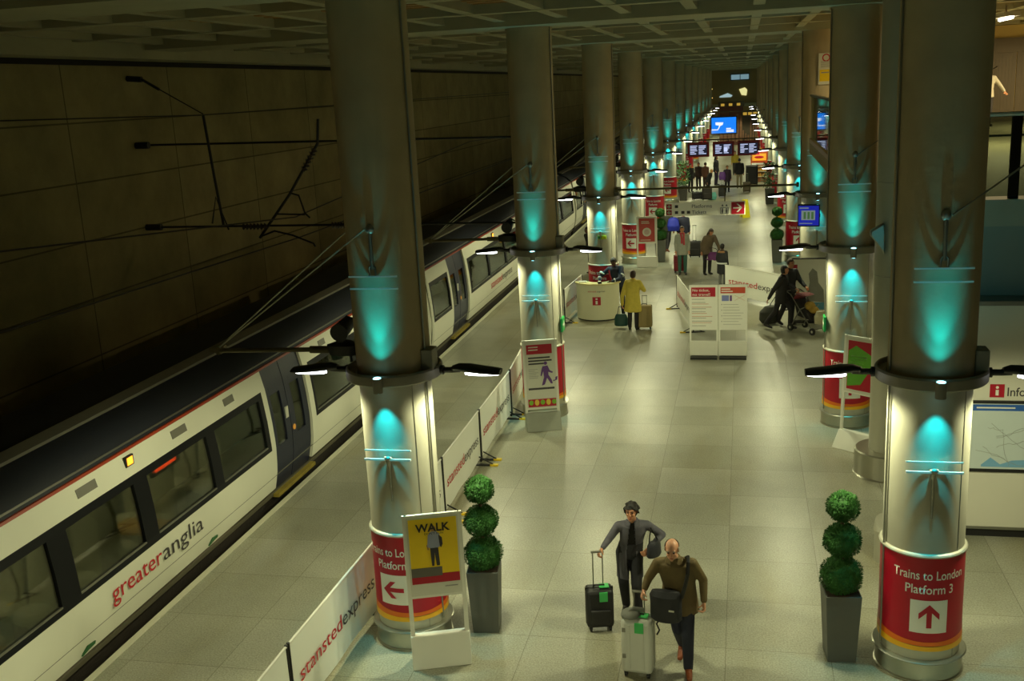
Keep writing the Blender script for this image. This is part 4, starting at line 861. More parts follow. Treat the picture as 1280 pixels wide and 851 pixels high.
# double notice stand
t = thing('notice_stand', 'double white notice stand headed No ticket, no travel', 'sign stand', (-1.27, 25.05, 0))
for k, (x0, x1) in enumerate(((0.0, 0.685), (0.695, 1.38))):
    b = MB()
    for x in (x0 + 0.02, x1 - 0.02): b.box(x - 0.02, x + 0.02, -0.02, 0.02, 0.04, 1.82)
    b.build('upright', white, t)
    b = MB(); b.box(x0, x1, -0.05, 0.05, 0.06, 0.42); b.build('foot_panel', offwhite, t, 0.01)
    b = MB(); b.box(x0 + 0.02, x1 - 0.02, -0.22, 0.22, 0.0, 0.05); b.build('base_plate', blackm, t)
    b = MB(); b.box(x0, x1, -0.03, 0.02, 0.70, 1.82); p = b.build('notice_board', white, t, 0.005)
    z = 1.82; ya = -0.031
    if k == 0:
        flat('red_header', x0 + 0.05, x1 - 0.06, 1.53, 1.76, ya, red, p)
        lettering('No ticket,', (x0 + 0.08, ya - 0.004, 1.66), (1, 0, 0), (0, 0, 1), 0.40, 0.065, white, p, 0.008); lettering('no travel!', (x0 + 0.08, ya - 0.004, 1.555), (1, 0, 0), (0, 0, 1), 0.42, 0.065, white, p, 0.008)
        random.seed(31); b = MB(); b2 = MB()
        for r_ in range(12): (b2 if r_ in (2, 3, 6, 7, 10) else b).box(x0 + 0.06, x0 + 0.06 + random.uniform(0.3, 0.55), ya - 0.004, ya, 1.46 - r_ * 0.058 - (0.02 if r_ % 2 else 0), 1.472 - r_ * 0.058 - (0.02 if r_ % 2 else 0))
        b.build('text_lines', ink_grey, p); b2.build('text_lines', mat('ink_rust', (200, 150, 120), 0.5), p)
    else:
        flat('red_header', x0 + 0.05, x1 - 0.05, 1.61, 1.76, ya, mat('ink_brick', (190, 70, 40), 0.5), p); random.seed(32); b = MB()
        for r_ in range(2): b.box(x0 + 0.07, x0 + 0.28 + 0.06 * r_, ya - 0.008, ya - 0.004, 1.70 - r_ * 0.055, 1.725 - r_ * 0.055)
        b.build('header_text', white, p)
        flat('ticket_picture', x0 + 0.08, x0 + 0.25, 1.42, 1.56, ya, mat('ticket_blue', (120, 130, 190), 0.5), p); flat('ticket_edge', x0 + 0.27, x0 + 0.32, 1.42, 1.56, ya, ink_purple, p)
        b = MB()
        b.tube([(x0 + 0.38, ya - 0.002, 1.43), (x0 + 0.62, ya - 0.002, 1.56)], 0.004, 4); b.tube([(x0 + 0.38, ya - 0.002, 1.56), (x0 + 0.62, ya - 0.002, 1.43)], 0.004, 4); b.build('crossed_lines', mat('ink_rust', (200, 150, 120), 0.5), p)
        b = MB()
        for r_ in range(8): b.box(x0 + 0.11, x0 + 0.11 + random.uniform(0.35, 0.5), ya - 0.004, ya, 1.33 - r_ * 0.07, 1.338 - r_ * 0.07)
        b.build('text_lines', ink_grey, p)
        b = MB()
        for r_ in (0, 2, 4, 6): b.box(x0 + 0.07, x0 + 0.085, ya - 0.004, ya, 1.325 - r_ * 0.07, 1.345 - r_ * 0.07)
        b.build('bullet_marks', ink_dark, p)
# advertisement board beside the third right column
t = thing('poster_board', 'large picture board with grey figure before the third right column', 'board', (1.74, 29.02, 0), math.radians(-2))
b = MB(); b.box(-0.50, 0.46, -0.04, 0.04, 0.05, 1.75); p = b.build('picture', mat('picture_pale', (232, 232, 218), 0.45, 0, 0.15, 1.5), t)
b = MB(); b.box(0.46, 0.56, -0.05, 0.06, 0.0, 1.82); b.box(-0.52, 0.5, -0.045, 0.045, 1.75, 1.78); b.build('frame', blackm, t)
b = MB(); b.box(-0.5, 0.5, -0.2, 0.2, 0, 0.05); b.build('base_plate', blackm, t)
b = MB(); b.prism([(-0.05, 0.6), (0.05, 1.1), (0.02, 1.35), (0.12, 1.5), (0.24, 1.4), (0.28, 1.1), (0.42, 0.9), (0.44, 0.55)], 'y', -0.05, -0.041); b.build('grey_figure', mat('picture_grey', (140, 140, 130), 0.5, 0, 0.2), p)
b = MB(); b.box(-0.40, -0.28, -0.048, -0.041, 1.2, 1.6); b.box(-0.28, -0.2, -0.048, -0.041, 1.2, 1.32); b.build('red_mark', red, p)
flat('blue_field', -0.1, 0.44, 0.35, 0.55, -0.041, mat('picture_blue', (90, 150, 175), 0.5), p)
# wet floor sign
t = thing('wet_floor_sign', 'bright yellow folding wet floor sign on the far floor', 'sign', (0.10, 52.2, 0), 0.3)
ym_ = mat('cone_yellow', (240, 226, 20), 0.45)
for s in (-1, 1):
    b = MB(); b.hull8([(-0.19, s * 0.24 - 0.012, 0), (0.19, s * 0.24 - 0.012, 0), (0.19, s * 0.24 + 0.012, 0), (-0.19, s * 0.24 + 0.012, 0)], [(-0.13, s * 0.02 - 0.012, 0.88), (0.13, s * 0.02 - 0.012, 0.88), (0.13, s * 0.02 + 0.012, 0.88), (-0.13, s * 0.02 + 0.012, 0.88)]); b.build('panel', ym_, t)
# exit signs on columns
for x, y, z, lb in ((-3.60, 20.40, 1.92, 'small green exit sign on the second left column'), (1.525, 20.10, 2.0, 'small green exit sign on the second right column')):
    t = thing('exit_sign', lb, 'sign', (x, y, z)); s = 1 if x < 0 else -1
    b = MB(); b.box(-0.02, 0.02, -0.14, 0.14, -0.14, 0.14); b.build('panel', mat('exit_green', (30, 150, 70), 0.4), t)
    b = MB(); b.box(-0.025, 0.025, -0.10, 0.02, -0.02, 0.02); b.prism([(0.1, 0.0), (0.0, 0.08), (0.0, -0.08)], 'x', -0.025, 0.025); b.build('arrow', white, t)
t = thing('column_label', 'small yellow label on the third left column', 'label', (LX + 0.05, LY[2] - 0.445, 2.33)); b = MB(); b.box(-0.13, 0.12, -0.012, 0.02, -0.05, 0.05); b.build('plate', mat('label_yellow', (200, 220, 40), 0.5), t)
flat('label_mark', -0.12, -0.02, -0.04, 0.04, -0.013, MATS['exit_green'], t)

# ------------------------------------------------------------------ information desk
t = thing('information_desk', 'curved cream information desk by the third left column', 'desk', (-4.13, 29.72, 0))
cream = mat('desk_cream', (222, 220, 190), 0.4, 0, 0.03)
b = MB(); A0, A1 = PI * 1.10, PI * 1.90; b.lathe([(0.55, 0.04), (0.66, 0.04), (0.66, 1.06), (0.55, 1.06), (0.55, 0.04)], 32, A0, A1); b.build('body', cream, t)
b = MB(); b.lathe([(0.35, 1.06), (0.70, 1.06), (0.70, 1.10), (0.35, 1.10), (0.35, 1.06)], 32, A0 - 0.05, A1 + 0.05); b.build('counter_top', mat('counter_wood', (216, 206, 150), 0.35, 0, 0.05), t)
b = MB(); b.lathe([(0.56, 0.0), (0.64, 0.0), (0.64, 0.04), (0.56, 0.04)], 32, A0, A1); b.build('kickboard', blackm, t)
r = 0.663; ac = -PI / 2 + 0.03
ring_lettering('stansted', ac - 0.20, 0.86, 0.25, 0.05, r + 0.002, ink_red, t); ring_lettering('express', ac + 0.20, 0.86, 0.24, 0.05, r + 0.002, ink_dark, t)
def curved(name, w_, z0, z1, rr, m, par, c=ac, n=6):
    vs = []; fs = []
    for i in range(n + 1):
        a_ = c + (i / n - 0.5) * w_ / rr; vs += [(rr * math.cos(a_), rr * math.sin(a_), z0), (rr * math.cos(a_), rr * math.sin(a_), z1)]
    for i in range(n): fs.append((2 * i, 2 * i + 2, 2 * i + 3, 2 * i + 1))
    return MB().add(vs, fs).build(name, m, par)
curved('icon_square', 0.24, 0.48, 0.72, r + 0.002, red, t); curved('icon_stem', 0.06, 0.51, 0.61, r + 0.005, white, t); curved('icon_dot', 0.06, 0.64, 0.69, r + 0.005, white, t)
for x, y, lb, m, n_, (sx, sy, sz) in ((-4.55, 29.38, 'flat stack of pale leaflets on the left of the curved desk', white, 'leaflet_stack', (0.22, 0.16, 0.03)), (-4.02, 29.16, 'small grey card reader on the curved desk', blackm, 'card_reader', (0.10, 0.14, 0.06))):
    o = thing(n_, lb, 'leaflets' if 'leaf' in n_ else 'card reader', (x, y, 1.10), 0.3)
    b = MB(); b.box(-sx / 2, sx / 2, -sy / 2, sy / 2, 0, sz); b.build('body', m, o, 0.004)
    b = MB(); b.box(-sx * 0.4, sx * 0.4, -sy * 0.3, sy * 0.4, sz, sz + 0.004); b.build('top_sheet' if 'leaf' in n_ else 'display', offwhite, o)

# ------------------------------------------------------------------ planters with clipped balls
leaf_m = mat('box_leaf', (58, 104, 48), 0.6, 0, 0.5, 9, spec=0.2); soil_m = mat('soil', (58, 44, 30), 0.95, 0, 0.3, 20); bark = mat('bark', (84, 66, 44), 0.9)
pot_m = mat('pot_grey', (96, 98, 92), 0.55, 0.1, 0.10, 4)
def ball_mesh(seed, r, n):
    random.seed(seed); b = MB(); b.ell((0, 0, 0), r * 0.93, r * 0.93, r * 0.87, 28, 18)
    for i in range(n):
        z = random.uniform(-1, 1); a_ = random.uniform(0, 2 * PI); q = math.sqrt(1 - z * z); d = Vector((q * math.cos(a_), q * math.sin(a_), z))
        lump = 1 + 0.07 * math.sin(5 * d.x + seed) * math.sin(6 * d.y + 2 * d.z) + random.uniform(-0.09, 0.0)
        p = Vector((d.x * r, d.y * r, d.z * r * 0.92)) * lump
        u = (d.orthogonal() + Vector((random.uniform(-1, 1), random.uniform(-1, 1), random.uniform(-1, 1)))).normalized(); tilt = (d + u * 0.9 * random.uniform(0.2, 1)).normalized(); v = tilt.cross(u).normalized()
        s_ = random.uniform(0.012, 0.019); tip = p + tilt * s_ * 1.9
        b.add([p - v * s_ * 0.6, p + tilt * s_ * 0.7 - v * s_ * 0.1, p + v * s_ * 0.6, tip], [(0, 1, 3), (1, 2, 3)])
    return b
def planter(label, loc, rz, hp=0.84, wt=0.40, wb=0.32):
    t = thing('topiary_planter', label, 'planter', loc, rz, 'potted topiary')
    b = MB(); q = wb / 2; p = wt / 2; b.hull8([(-q, -q, 0), (q, -q, 0), (q, q, 0), (-q, q, 0)], [(-p, -p, hp), (p, -p, hp), (p, p, hp), (-p, p, hp)]); b.build('pot', pot_m, t, 0.006)
    b = MB(); p *= 0.92; b.box(-p, p, -p, p, hp - 0.03, hp + 0.012); b.build('soil', soil_m, t)
    b = MB(); b.tube([(0, 0, hp), (0.01, 0, 1.3), (-0.01, 0.01, 1.88)], 0.02); b.build('stem', bark, t)
    for k, (z, r_, n) in enumerate(((1.02, 0.235, 3600), (1.455, 0.205, 3000), (1.86, 0.175, 2400))):
        ball_mesh(k + 3, r_, n).build('foliage_ball', leaf_m, t, loc=(0.0, 0, z), smooth=False)
    return t
pl = planter('three-ball topiary in a grey pot, right of the yellow WALK stand', (-3.16, 11.55, 0), 0.12)
dup(pl, (1.11, 11.42, 0), 0.10, 'three-ball topiary in a grey pot, left of the nearest right column')
dup(pl, (1.22, 38.9, 0), 0.0, 'three-ball topiary left of the third right column')
dup(pl, (-3.06, 39.4, 0), 0.0, 'three-ball topiary behind the red poster stand')
bush_m = mat('bush_leaf', (52, 92, 46), 0.6, 0, 0.5, 9)
def bush(label, loc):
    random.seed(int(loc[1])); t = thing('potted_bush', label, 'planter', loc, 0, 'potted bushes far down the walkway')
    b = MB(); b.hull8([(-0.2, -0.2, 0), (0.2, -0.2, 0), (0.2, 0.2, 0), (-0.2, 0.2, 0)], [(-0.26, -0.26, 0.85), (0.26, -0.26, 0.85), (0.26, 0.26, 0.85), (-0.26, 0.26, 0.85)]); b.build('pot', mat('pot_dark', (58, 58, 54), 0.5), t)
    b = MB()
    for k in range(260):
        a_ = random.uniform(0, 2 * PI); q = math.sqrt(random.random()) * 0.42; z = random.uniform(0.85, 2.2); q *= 1 - 0.4 * abs(z - 1.4)
        p = Vector((q * math.cos(a_), q * math.sin(a_), z)); d = Vector((random.uniform(-1, 1), random.uniform(-1, 1), random.uniform(-0.5, 1))).normalized(); v = d.orthogonal().normalized()
        b.add([p, p + d * 0.1 + v * 0.035, p + d * 0.2, p + d * 0.1 - v * 0.035], [(0, 1, 2, 3)])
    b.build('foliage', bush_m, t)
    b = MB(); b.tube([(0, 0, 0.8), (0.03, 0, 1.9)], 0.025); b.build('stem', bark, t)
bush('leafy potted bush at the left of the waiting crowd', (-3.35, 60.5, 0)); bush('leafy potted bush at the right below the amber kiosk', (1.40, 57.6, 0))
# ------------------------------------------------------------------ luggage
def suitcase(label, loc, rz, wd, dp, h, m, handle=0.4, tagm=None, name='suitcase', ribs=True, tilt=0.0, cat='suitcase', group=None):
    t = thing(name, label, cat, loc, rz, group); t.rotation_euler = (tilt, 0, rz)
    b = MB(); b.box(-wd / 2, wd / 2, -dp / 2, dp / 2, 0.055, h); sh = b.build('shell', m, t, min(wd, dp) * 0.18)
    b = MB(); b.box(-wd / 2 - 0.004, wd / 2 + 0.004, -0.012, 0.012, 0.08, h + 0.004); b.build('zip_seam', blackm if not ribs else steel_dark, sh)
    if ribs:
        for k in (-1, 1):
            b = MB(); b.box(k * wd * 0.22 - 0.012, k * wd * 0.22 + 0.012, -dp / 2 - 0.008, dp / 2 + 0.008, 0.12, h - 0.06); b.build('shell_rib', m, sh, 0.004)
        for z in (h * 0.35, h * 0.8):
            b = MB(); b.box(-wd / 2 + 0.02, -wd / 2 + 0.06, -dp / 2 - 0.01, -dp / 2, z, z + 0.05); b.build('latch', steel_dark, sh)
    else:
        b = MB(); b.box(-wd * 0.36, wd * 0.36, -dp / 2 - 0.03, -dp / 2 + 0.01, 0.12, h * 0.55); b.build('front_pocket', m, sh, 0.015)
    for sx in (-1, 1):
        for sy in (-1, 1):
            b = MB(); x, y = sx * (wd / 2 - 0.05), sy * (dp / 2 - 0.04); b.cyl((x - 0.014, y, 0.03), (x + 0.014, y, 0.03), 0.03, n=14); b.box(x - 0.02, x + 0.02, y - 0.015, y + 0.015, 0.03, 0.08); b.build('wheel', blackm, t)
    if handle:
        b = MB(); q = min(0.06, wd * 0.2); y = dp / 2 - 0.05; b.tube([(-q, y, h - 0.02), (-q, y, h + handle)], 0.008); b.tube([(q, y, h - 0.02), (q, y, h + handle)], 0.008); b.cyl((-q - 0.02, y, h + handle), (q + 0.02, y, h + handle), 0.015); b.build('pull_handle', steel_dark, t)
    b = MB(); b.tube([(-0.07, 0, h), (-0.06, 0, h + 0.03), (0.06, 0, h + 0.03), (0.07, 0, h)], 0.012); b.build('grip', blackm, t)
    if tagm:
        b = MB(); b.box(-0.01, 0.09, -dp / 2 - 0.03, -dp / 2 - 0.012, h - 0.13, h - 0.01); b.box(0.0, 0.12, -0.06, 0.05, h + 0.012, h + 0.022); b.build('green_tag', tagm, t)
    return t
green_tag = mat('tag_green', (70, 190, 100), 0.5)
blackcase = mat('case_black', (30, 30, 32), 0.5, 0, 0.15)
suitcase('small black wheeled case with a green tag, pulled by the woman', (-1.74, 11.70, 0), 0.25, 0.34, 0.24, 0.56, blackcase, 0.44, green_tag, ribs=False)
t = suitcase('tall silver-grey suitcase with a green tag, pushed by the man', (-1.16, 10.74, 0), -0.1, 0.36, 0.27, 0.72, mat('case_silver', (206, 208, 198), 0.4, 0.1, 0.05), 0.26, green_tag)
b = MB(); b.ell((-0.08, -0.02, 0.75), 0.11, 0.12, 0.05); b.tube([(-0.16, -0.1, 0.74), (-0.05, 0.0, 0.81), (0.06, 0.06, 0.77)], 0.025); b.build('tied_cover', mat('cover_grey', (120, 122, 114), 0.7), t)
suitcase('tan suitcase with dark stripes beside the yellow-coated woman', (-2.66, 28.15, 0), 0.0, 0.42, 0.26, 0.68, mat('case_tan', (150, 132, 84), 0.6), 0.25, None)
suitcase('dark red suitcase behind the person in the grey coat', (-2.20, 37.0, 0), 0.0, 0.42, 0.26, 0.62, mat('case_red', (124, 26, 38), 0.5), 0.0, None, ribs=False)
suitcase('black wheeled case with raised handle behind the stooping woman', (-1.82, 40.3, 0), 0.1, 0.46, 0.3, 0.62, blackcase, 0.6, None, ribs=False)
case_grp = 'luggage among the waiting crowd'
suitcase('black case on the floor at the left of the waiting crowd', (-2.55, 60.6, 0), 0.3, 0.6, 0.4, 0.45, blackcase, 0, None, ribs=False, group=case_grp)
suitcase('big dark case in the middle of the waiting crowd, left of the teal bag', (-2.0, 60.3, 0), 0.1, 0.55, 0.4, 0.75, mat('case_dark', (44, 40, 38), 0.5), 0, None, ribs=False, group=case_grp)
suitcase('black trolley case left of the person in the dark coat with purple', (-1.18, 61.8, 0), 0, 0.42, 0.3, 0.68, blackcase, 0.3, None, ribs=False, group=case_grp)
suitcase('large black case with raised handle standing at the right of the crowd', (0.55, 68.5, 0), 0, 0.75, 0.5, 1.25, blackcase, 0.55, None, ribs=False, group=case_grp)
suitcase('small grey-brown case trailing behind the broad-backed person', (0.22, 64.0, 0), 0, 0.45, 0.3, 0.62, mat('case_brown', (82, 72, 54), 0.6), 0.5, None, ribs=False, group=case_grp)
def soft_bag(name, label, loc, rz, secs, m, strap=None, cat='bag', group=None):
    t = thing(name, label, cat, loc, rz, group); b = MB(); b.loft(secs, 18); me = remesh(b, 0.02, 4); link_mesh(me, 'body', m, t)
    if strap: b = MB(); b.tube(strap, 0.012, 6); b.build('strap', blackm, t)
    return t
soft_bag('handbag', 'dark green handbag held by the yellow-coated woman', (-3.32, 28.25, 0.06), 0, [((0, 0, 0), 0.17, 0.09), ((0, 0, 0.05), 0.20, 0.11), ((0, 0, 0.22), 0.19, 0.09), ((0, 0, 0.34), 0.15, 0.04)], mat('bag_green', (24, 66, 58), 0.6), [(-0.1, 0, 0.32), (-0.06, 0, 0.55), (0.06, 0, 0.55), (0.1, 0, 0.32)])
soft_bag('duffel_bag', 'dark bulging holdall dragged behind the pushchair couple', (0.72, 28.75, 0.03), 0.5, [((0, 0, 0.0), 0.22, 0.16), ((0, 0, 0.1), 0.30, 0.21), ((0, 0, 0.32), 0.29, 0.20), ((0.05, 0, 0.47), 0.18, 0.12)], mat('bag_charcoal', (50, 52, 44), 0.7), [(0.0, 0, 0.48), (0.2, 0, 0.75), (0.32, 0, 0.85)])
soft_bag('holdall', 'purple holdall carried by the stooping woman', (-0.92, 36.15, 0.55), 0.1, [((-0.26, 0, 0.06), 0.10, 0.1), ((0, 0, 0.0), 0.26, 0.13), ((0.02, 0, 0.2), 0.28, 0.13), ((0.0, 0, 0.30), 0.2, 0.06)], mat('bag_purple', (104, 44, 108), 0.6), [(-0.15, 0, 0.28), (-0.2, 0.06, 0.46), (0.0, 0, 0.42), (0.12, 0, 0.28)])
soft_bag('backpack', 'bright blue backpack on the person walking away', (-2.66, 40.95, 0.95), 0, [((0, 0, 0), 0.22, 0.13), ((0, -0.02, 0.2), 0.25, 0.17), ((0, 0, 0.45), 0.20, 0.12), ((0, 0, 0.53), 0.1, 0.06)], mat('bag_blue', (28, 44, 170), 0.6), [(-0.12, 0.1, 0.48), (-0.14, 0.25, 0.40), (-0.14, 0.2, 0.1)])
soft_bag('carrier_bag', 'pale teal bag on the floor in front of the waiting crowd', (-1.72, 60.5, 0), 0, [((0, 0, 0), 0.22, 0.14), ((0, 0, 0.2), 0.27, 0.16), ((0, 0, 0.42), 0.2, 0.08)], mat('bag_teal', (110, 190, 186), 0.6), None, 'bag', case_grp)
soft_bag('rucksack', 'purple rucksack in the middle of the waiting crowd', (-1.22, 64.2, 0.75), 0, [((0, 0, 0), 0.18, 0.12), ((0, 0, 0.25), 0.22, 0.16), ((0, 0, 0.5), 0.15, 0.09)], mat('bag_violet', (108, 66, 150), 0.6), [(-0.1, 0, 0.5), (0, -0.15, 0.3), (-0.1, -0.1, 0.05)], 'bag', case_grp)

# ------------------------------------------------------------------ people
def pm(name, c, r=0.75): return mat('cloth_' + name, c, r, 0, 0.18, 14, 0.25, bscale=60)
skin_l = mat('skin_light', (214, 158, 126), 0.5, 0, 0.06, 10); skin_m = mat('skin_tan', (190, 132, 98), 0.5, 0, 0.06, 10); skin_d = mat('skin_dark', (84, 56, 40), 0.5, 0, 0.06, 10)
hair_b = mat('hair_black', (26, 22, 20), 0.5, 0, 0.3, 40, 0.4); hair_br = mat('hair_brown', (62, 42, 28), 0.5, 0, 0.3, 40, 0.4); hair_g = mat('hair_grey', (166, 160, 146), 0.6, 0, 0.25, 40, 0.4); hair_bl = mat('hair_blond', (170, 136, 70), 0.6, 0, 0.25, 40, 0.4)
shoe_b = mat('shoe_black', (28, 26, 25), 0.45); shoe_br = mat('shoe_brown_leather', (128, 66, 34), 0.45, 0, 0.15)
eye_m = mat('eye_dark', (30, 22, 18), 0.3); lip_m = mat('lip', (150, 80, 70), 0.5); brow_m = mat('brow', (48, 34, 26), 0.7)
BASE = dict(pel=(0, 0, .95), waist=(0, 0, 1.10), chest=(0, 0, 1.30), neck=(0, .01, 1.49), head=(0, -.015, 1.63),
            shL=(.185, 0, 1.42), elL=(.235, .03, 1.13), wrL=(.235, -.06, .88), shR=(-.185, 0, 1.42), elR=(-.235, .03, 1.13), wrR=(-.235, -.06, .88),
            hiL=(.09, 0, .92), knL=(.10, -.02, .50), anL=(.10, .02, .09), hiR=(-.09, 0, .92), knR=(-.10, -.02, .50), anR=(-.10, .02, .09))
UPPER = ('waist', 'chest', 'neck', 'head', 'shL', 'elL', 'wrL', 'shR', 'elR', 'wrR')
def person(label, loc, yaw=0.0, s=1.0, lean=0.0, side=0.0, J=None, fine=False, coat=None, hem=0.86, flare=1.0, trousers=None, shoes=None, hair=None, style='short', skin_mat=None, look=(0, 0), curlL=None, curlR=None, group=None, wide=1.0, sleeve=1.0, opening=False, strip=None, scarf=None, skirt=None, twist=0.0):
    t = thing('person', label, 'person', loc, yaw, group); P = {k: Vector(v) for k, v in BASE.items()}
    pv = P['pel'].copy(); Rm = Matrix.Rotation(side, 3, 'Y') @ Matrix.Rotation(lean, 3, 'X') @ Matrix.Rotation(twist, 3, 'Z')
    for k in UPPER: P[k] = pv + Rm @ (P[k] - pv)
    P = {k: v * s for k, v in P.items()}
    for k, v in (J or {}).items(): P[k] = Vector(v)
    vox = 0.0075 if fine else 0.02
    torso_dir = (P['neck'] - P['pel']).normalized()
    # body: one continuous surface
    b = MB(); hc = P['head']; pitch, hy = look
    Mh = Matrix.Rotation(hy, 3, 'Z') @ Matrix.Rotation(pitch, 3, 'X'); r_ = Mh @ Vector((1, 0, 0)); f_ = Mh @ Vector((0, -1, 0)); u_ = Mh @ Vector((0, 0, 1)); k = s
    b.ell(hc + u_ * .025 * k + f_ * -.01 * k, .075 * k, .097 * k, .095 * k, 20, 14, Mh); b.ell(hc - u_ * .045 * k + f_ * .022 * k, .056 * k, .068 * k, .075 * k, 18, 12, Mh); b.ell(hc - u_ * .098 * k + f_ * .062 * k, .022 * k, .02 * k, .018 * k, 10, 8, Mh)
    b.cap(hc + u_ * .02 * k + f_ * .088 * k, .009 * k, hc - u_ * .024 * k + f_ * .108 * k, .014 * k, 10)
    for sx in (-1, 1):
        b.ell(hc + r_ * sx * .078 * k - u_ * .0 * k - f_ * .01 * k, .010 * k, .02 * k, .03 * k, 10, 8, Mh); b.ell(hc + r_ * sx * .036 * k + f_ * .072 * k - u_ * .02 * k, .022 * k, .018 * k, .018 * k, 10, 8, Mh)
    b.ell(hc + f_ * .078 * k + u_ * .035 * k, .055 * k, .016 * k, .014 * k, 14, 8, Mh)
    b.cap(hc - u_ * .06 * k - f_ * .01 * k, .052 * k, P['neck'] - torso_dir * .04 * k, .056 * k)
    b.loft([(P['pel'] - Vector((0, 0, .06)) * k, .14 * k, .10 * k), (P['pel'], .16 * k, .11 * k), (P['waist'], .14 * k, .095 * k), (P['chest'], .142 * k, .095 * k), (P['neck'] - torso_dir * .06 * k, .085 * k, .06 * k)], 16)
    for S_ in 'LR':
        sh, el, wr = P['sh' + S_], P['el' + S_], P['wr' + S_]; b.cap(P['neck'] - torso_dir * .09 * k, .042 * k, sh - Vector((0, 0, .012)), .042 * k); b.cap(sh - Vector((0, 0, .012)), .042 * k, el, .036 * k); b.cap(el, .038 * k, wr, .026 * k)
        hi, kn, an = P['hi' + S_], P['kn' + S_], P['an' + S_]; b.cap(hi, .078 * k, kn, .052 * k); b.cap(kn, .05 * k, an, .034 * k)
        toe = (Vector((an.x, 0, 0)) * 0 + Vector((0.02 if S_ == 'L' else -0.02, -1, 0))).normalized(); foot_z = an.z
        b.cap(an + Vector((0, .02, -.045)) * k, .03 * k, an + toe * .13 * k + Vector((0, 0, -.06 - max(0, (an.z / k - .09)) * .6)) * k, .022 * k)
        # hand: palm, thumb and four fingers of unequal length, bent round the curl direction
        d = (wr - el).normalized(); cu = Vector((curlL if S_ == 'L' else curlR) or (0, -1, -.3)); cu = (cu - d * cu.dot(d)).normalized() if (cu - d * cu.dot(d)).length > 1e-3 else d.orthogonal().normalized(); sd = d.cross(cu).normalized()
        if fine or s > 0.5:
            Mp = Matrix((sd, cu, d)).transposed(); b.ell(wr + d * .05 * k, .040 * k, .018 * k, .055 * k, 12, 10, Mp)
            grip = (curlL if S_ == 'L' else curlR) is not None
            for q, L in ((-1.5, .062), (-.5, .074), (.5, .078), (1.5, .070)):
                kp = wr + d * .09 * k + sd * q * .0215 * k; bend = .9 if grip else .35
                m1 = kp + (d * math.cos(bend) + cu * math.sin(bend)) * L * .5 * k; m2 = m1 + (d * math.cos(bend * 2.1) + cu * math.sin(bend * 2.1)) * L * .55 * k
                b.cap(kp, .0105 * k, m1, .0098 * k, 8); b.cap(m1, .0098 * k, m2, .0085 * k, 8)
            ts = 1 if S_ == 'L' else 1; tb = wr + d * .03 * k + sd * .03 * k; tm = tb + (d * .6 + sd * .75 + cu * .3).normalized() * .045 * k; te = tm + (d * .5 + cu * .9 + sd * .1).normalized() * .035 * k
            b.cap(tb, .014 * k, tm, .0115 * k, 8); b.cap(tm, .0115 * k, te, .0095 * k, 8)
    me = remesh(b, vox, 3 if fine else 2); body = link_mesh(me, 'body', skin_mat or skin_m, t)
    # face
    if fine or s > 0.8:
        for sx in (-1, 1):
            b = MB(); b.ell(hc + r_ * sx * .031 * k + f_ * .0825 * k + u_ * .012 * k, .013 * k, .010 * k, .007 * k, 10, 8, Mh); b.build('eye', eye_m, body)
            b = MB(); b.ell(hc + r_ * sx * .033 * k + f_ * .091 * k + u_ * .036 * k, .02 * k, .006 * k, .005 * k, 10, 6, Mh); b.build('eyebrow', brow_m if hair is not hair_g else hair_g, body)
        b = MB(); b.ell(hc + f_ * .089 * k - u_ * .06 * k, .024 * k, .008 * k, .006 * k, 12, 8, Mh); b.build('mouth', lip_m, body)
    # hair
    if style:
        b = MB()
        if style == 'bald':
            b.ell(hc + u_ * .018 * k - f_ * .016 * k, .088 * k, .104 * k, .104 * k, 28, 20, Mh)
        else:       # a shell round the skull, open at the face
            b.ell(hc + u_ * .022 * k - f_ * .014 * k, .087 * k, .106 * k, .108 * k, 28, 20, Mh)
            if style == 'tousled':
                random.seed(21)
                for q in range(60):
                    a_ = random.uniform(0, 2 * PI); h_ = random.uniform(-.2, 1); w_ = math.sqrt(max(0, 1 - h_ * h_)); dv = r_ * (w_ * math.cos(a_)) + f_ * (w_ * math.sin(a_)) + u_ * h_
                    p_ = hc + u_ * .022 * k - f_ * .014 * k + r_ * dv.dot(r_) * .083 * k + f_ * dv.dot(f_) * .102 * k + u_ * dv.dot(u_) * .104 * k
                    b.cap(p_, .019 * k, p_ + (dv * .6 - u_ * .7 + r_ * random.uniform(-.6, .6)).normalized() * .03 * k, .010 * k, 8)
            if style in ('bob', 'long'): b.ell(hc - u_ * .03 * k - f_ * .025 * k, .086 * k, .085 * k, .09 * k, 20, 14, Mh)
            if style == 'long': b.loft([(hc - f_ * .06 * k - u_ * .02 * k, .085 * k, .06 * k), (P['neck'] - f_ * .07 * k, .10 * k, .05 * k), (P['chest'] - f_ * .10 * k, .09 * k, .035 * k)], 14)
            hm = remesh(b, 0.009 if fine else 0.016, 2); bm = bmesh.new(); bm.from_mesh(hm); lim = {'short': -.02, 'tousled': -.05, 'bob': -.095, 'long': -9}[style]; kill = []
            for f in bm.faces:
                c_ = f.calc_center_median() - hc; cu_, cf_, cr_ = c_.dot(u_) / k, c_.dot(f_) / k, c_.dot(r_) / k
                if (cf_ > .03 and cu_ < .062 - .25 * cr_ * cr_ / .08) or (cu_ < lim and cf_ > -.03) or cu_ < lim - .03: kill.append(f)
            bmesh.ops.delete(bm, geom=kill, context='FACES'); bm.to_mesh(hm); bm.free()
            ho = link_mesh(hm, 'hair', hair or hair_b, body)
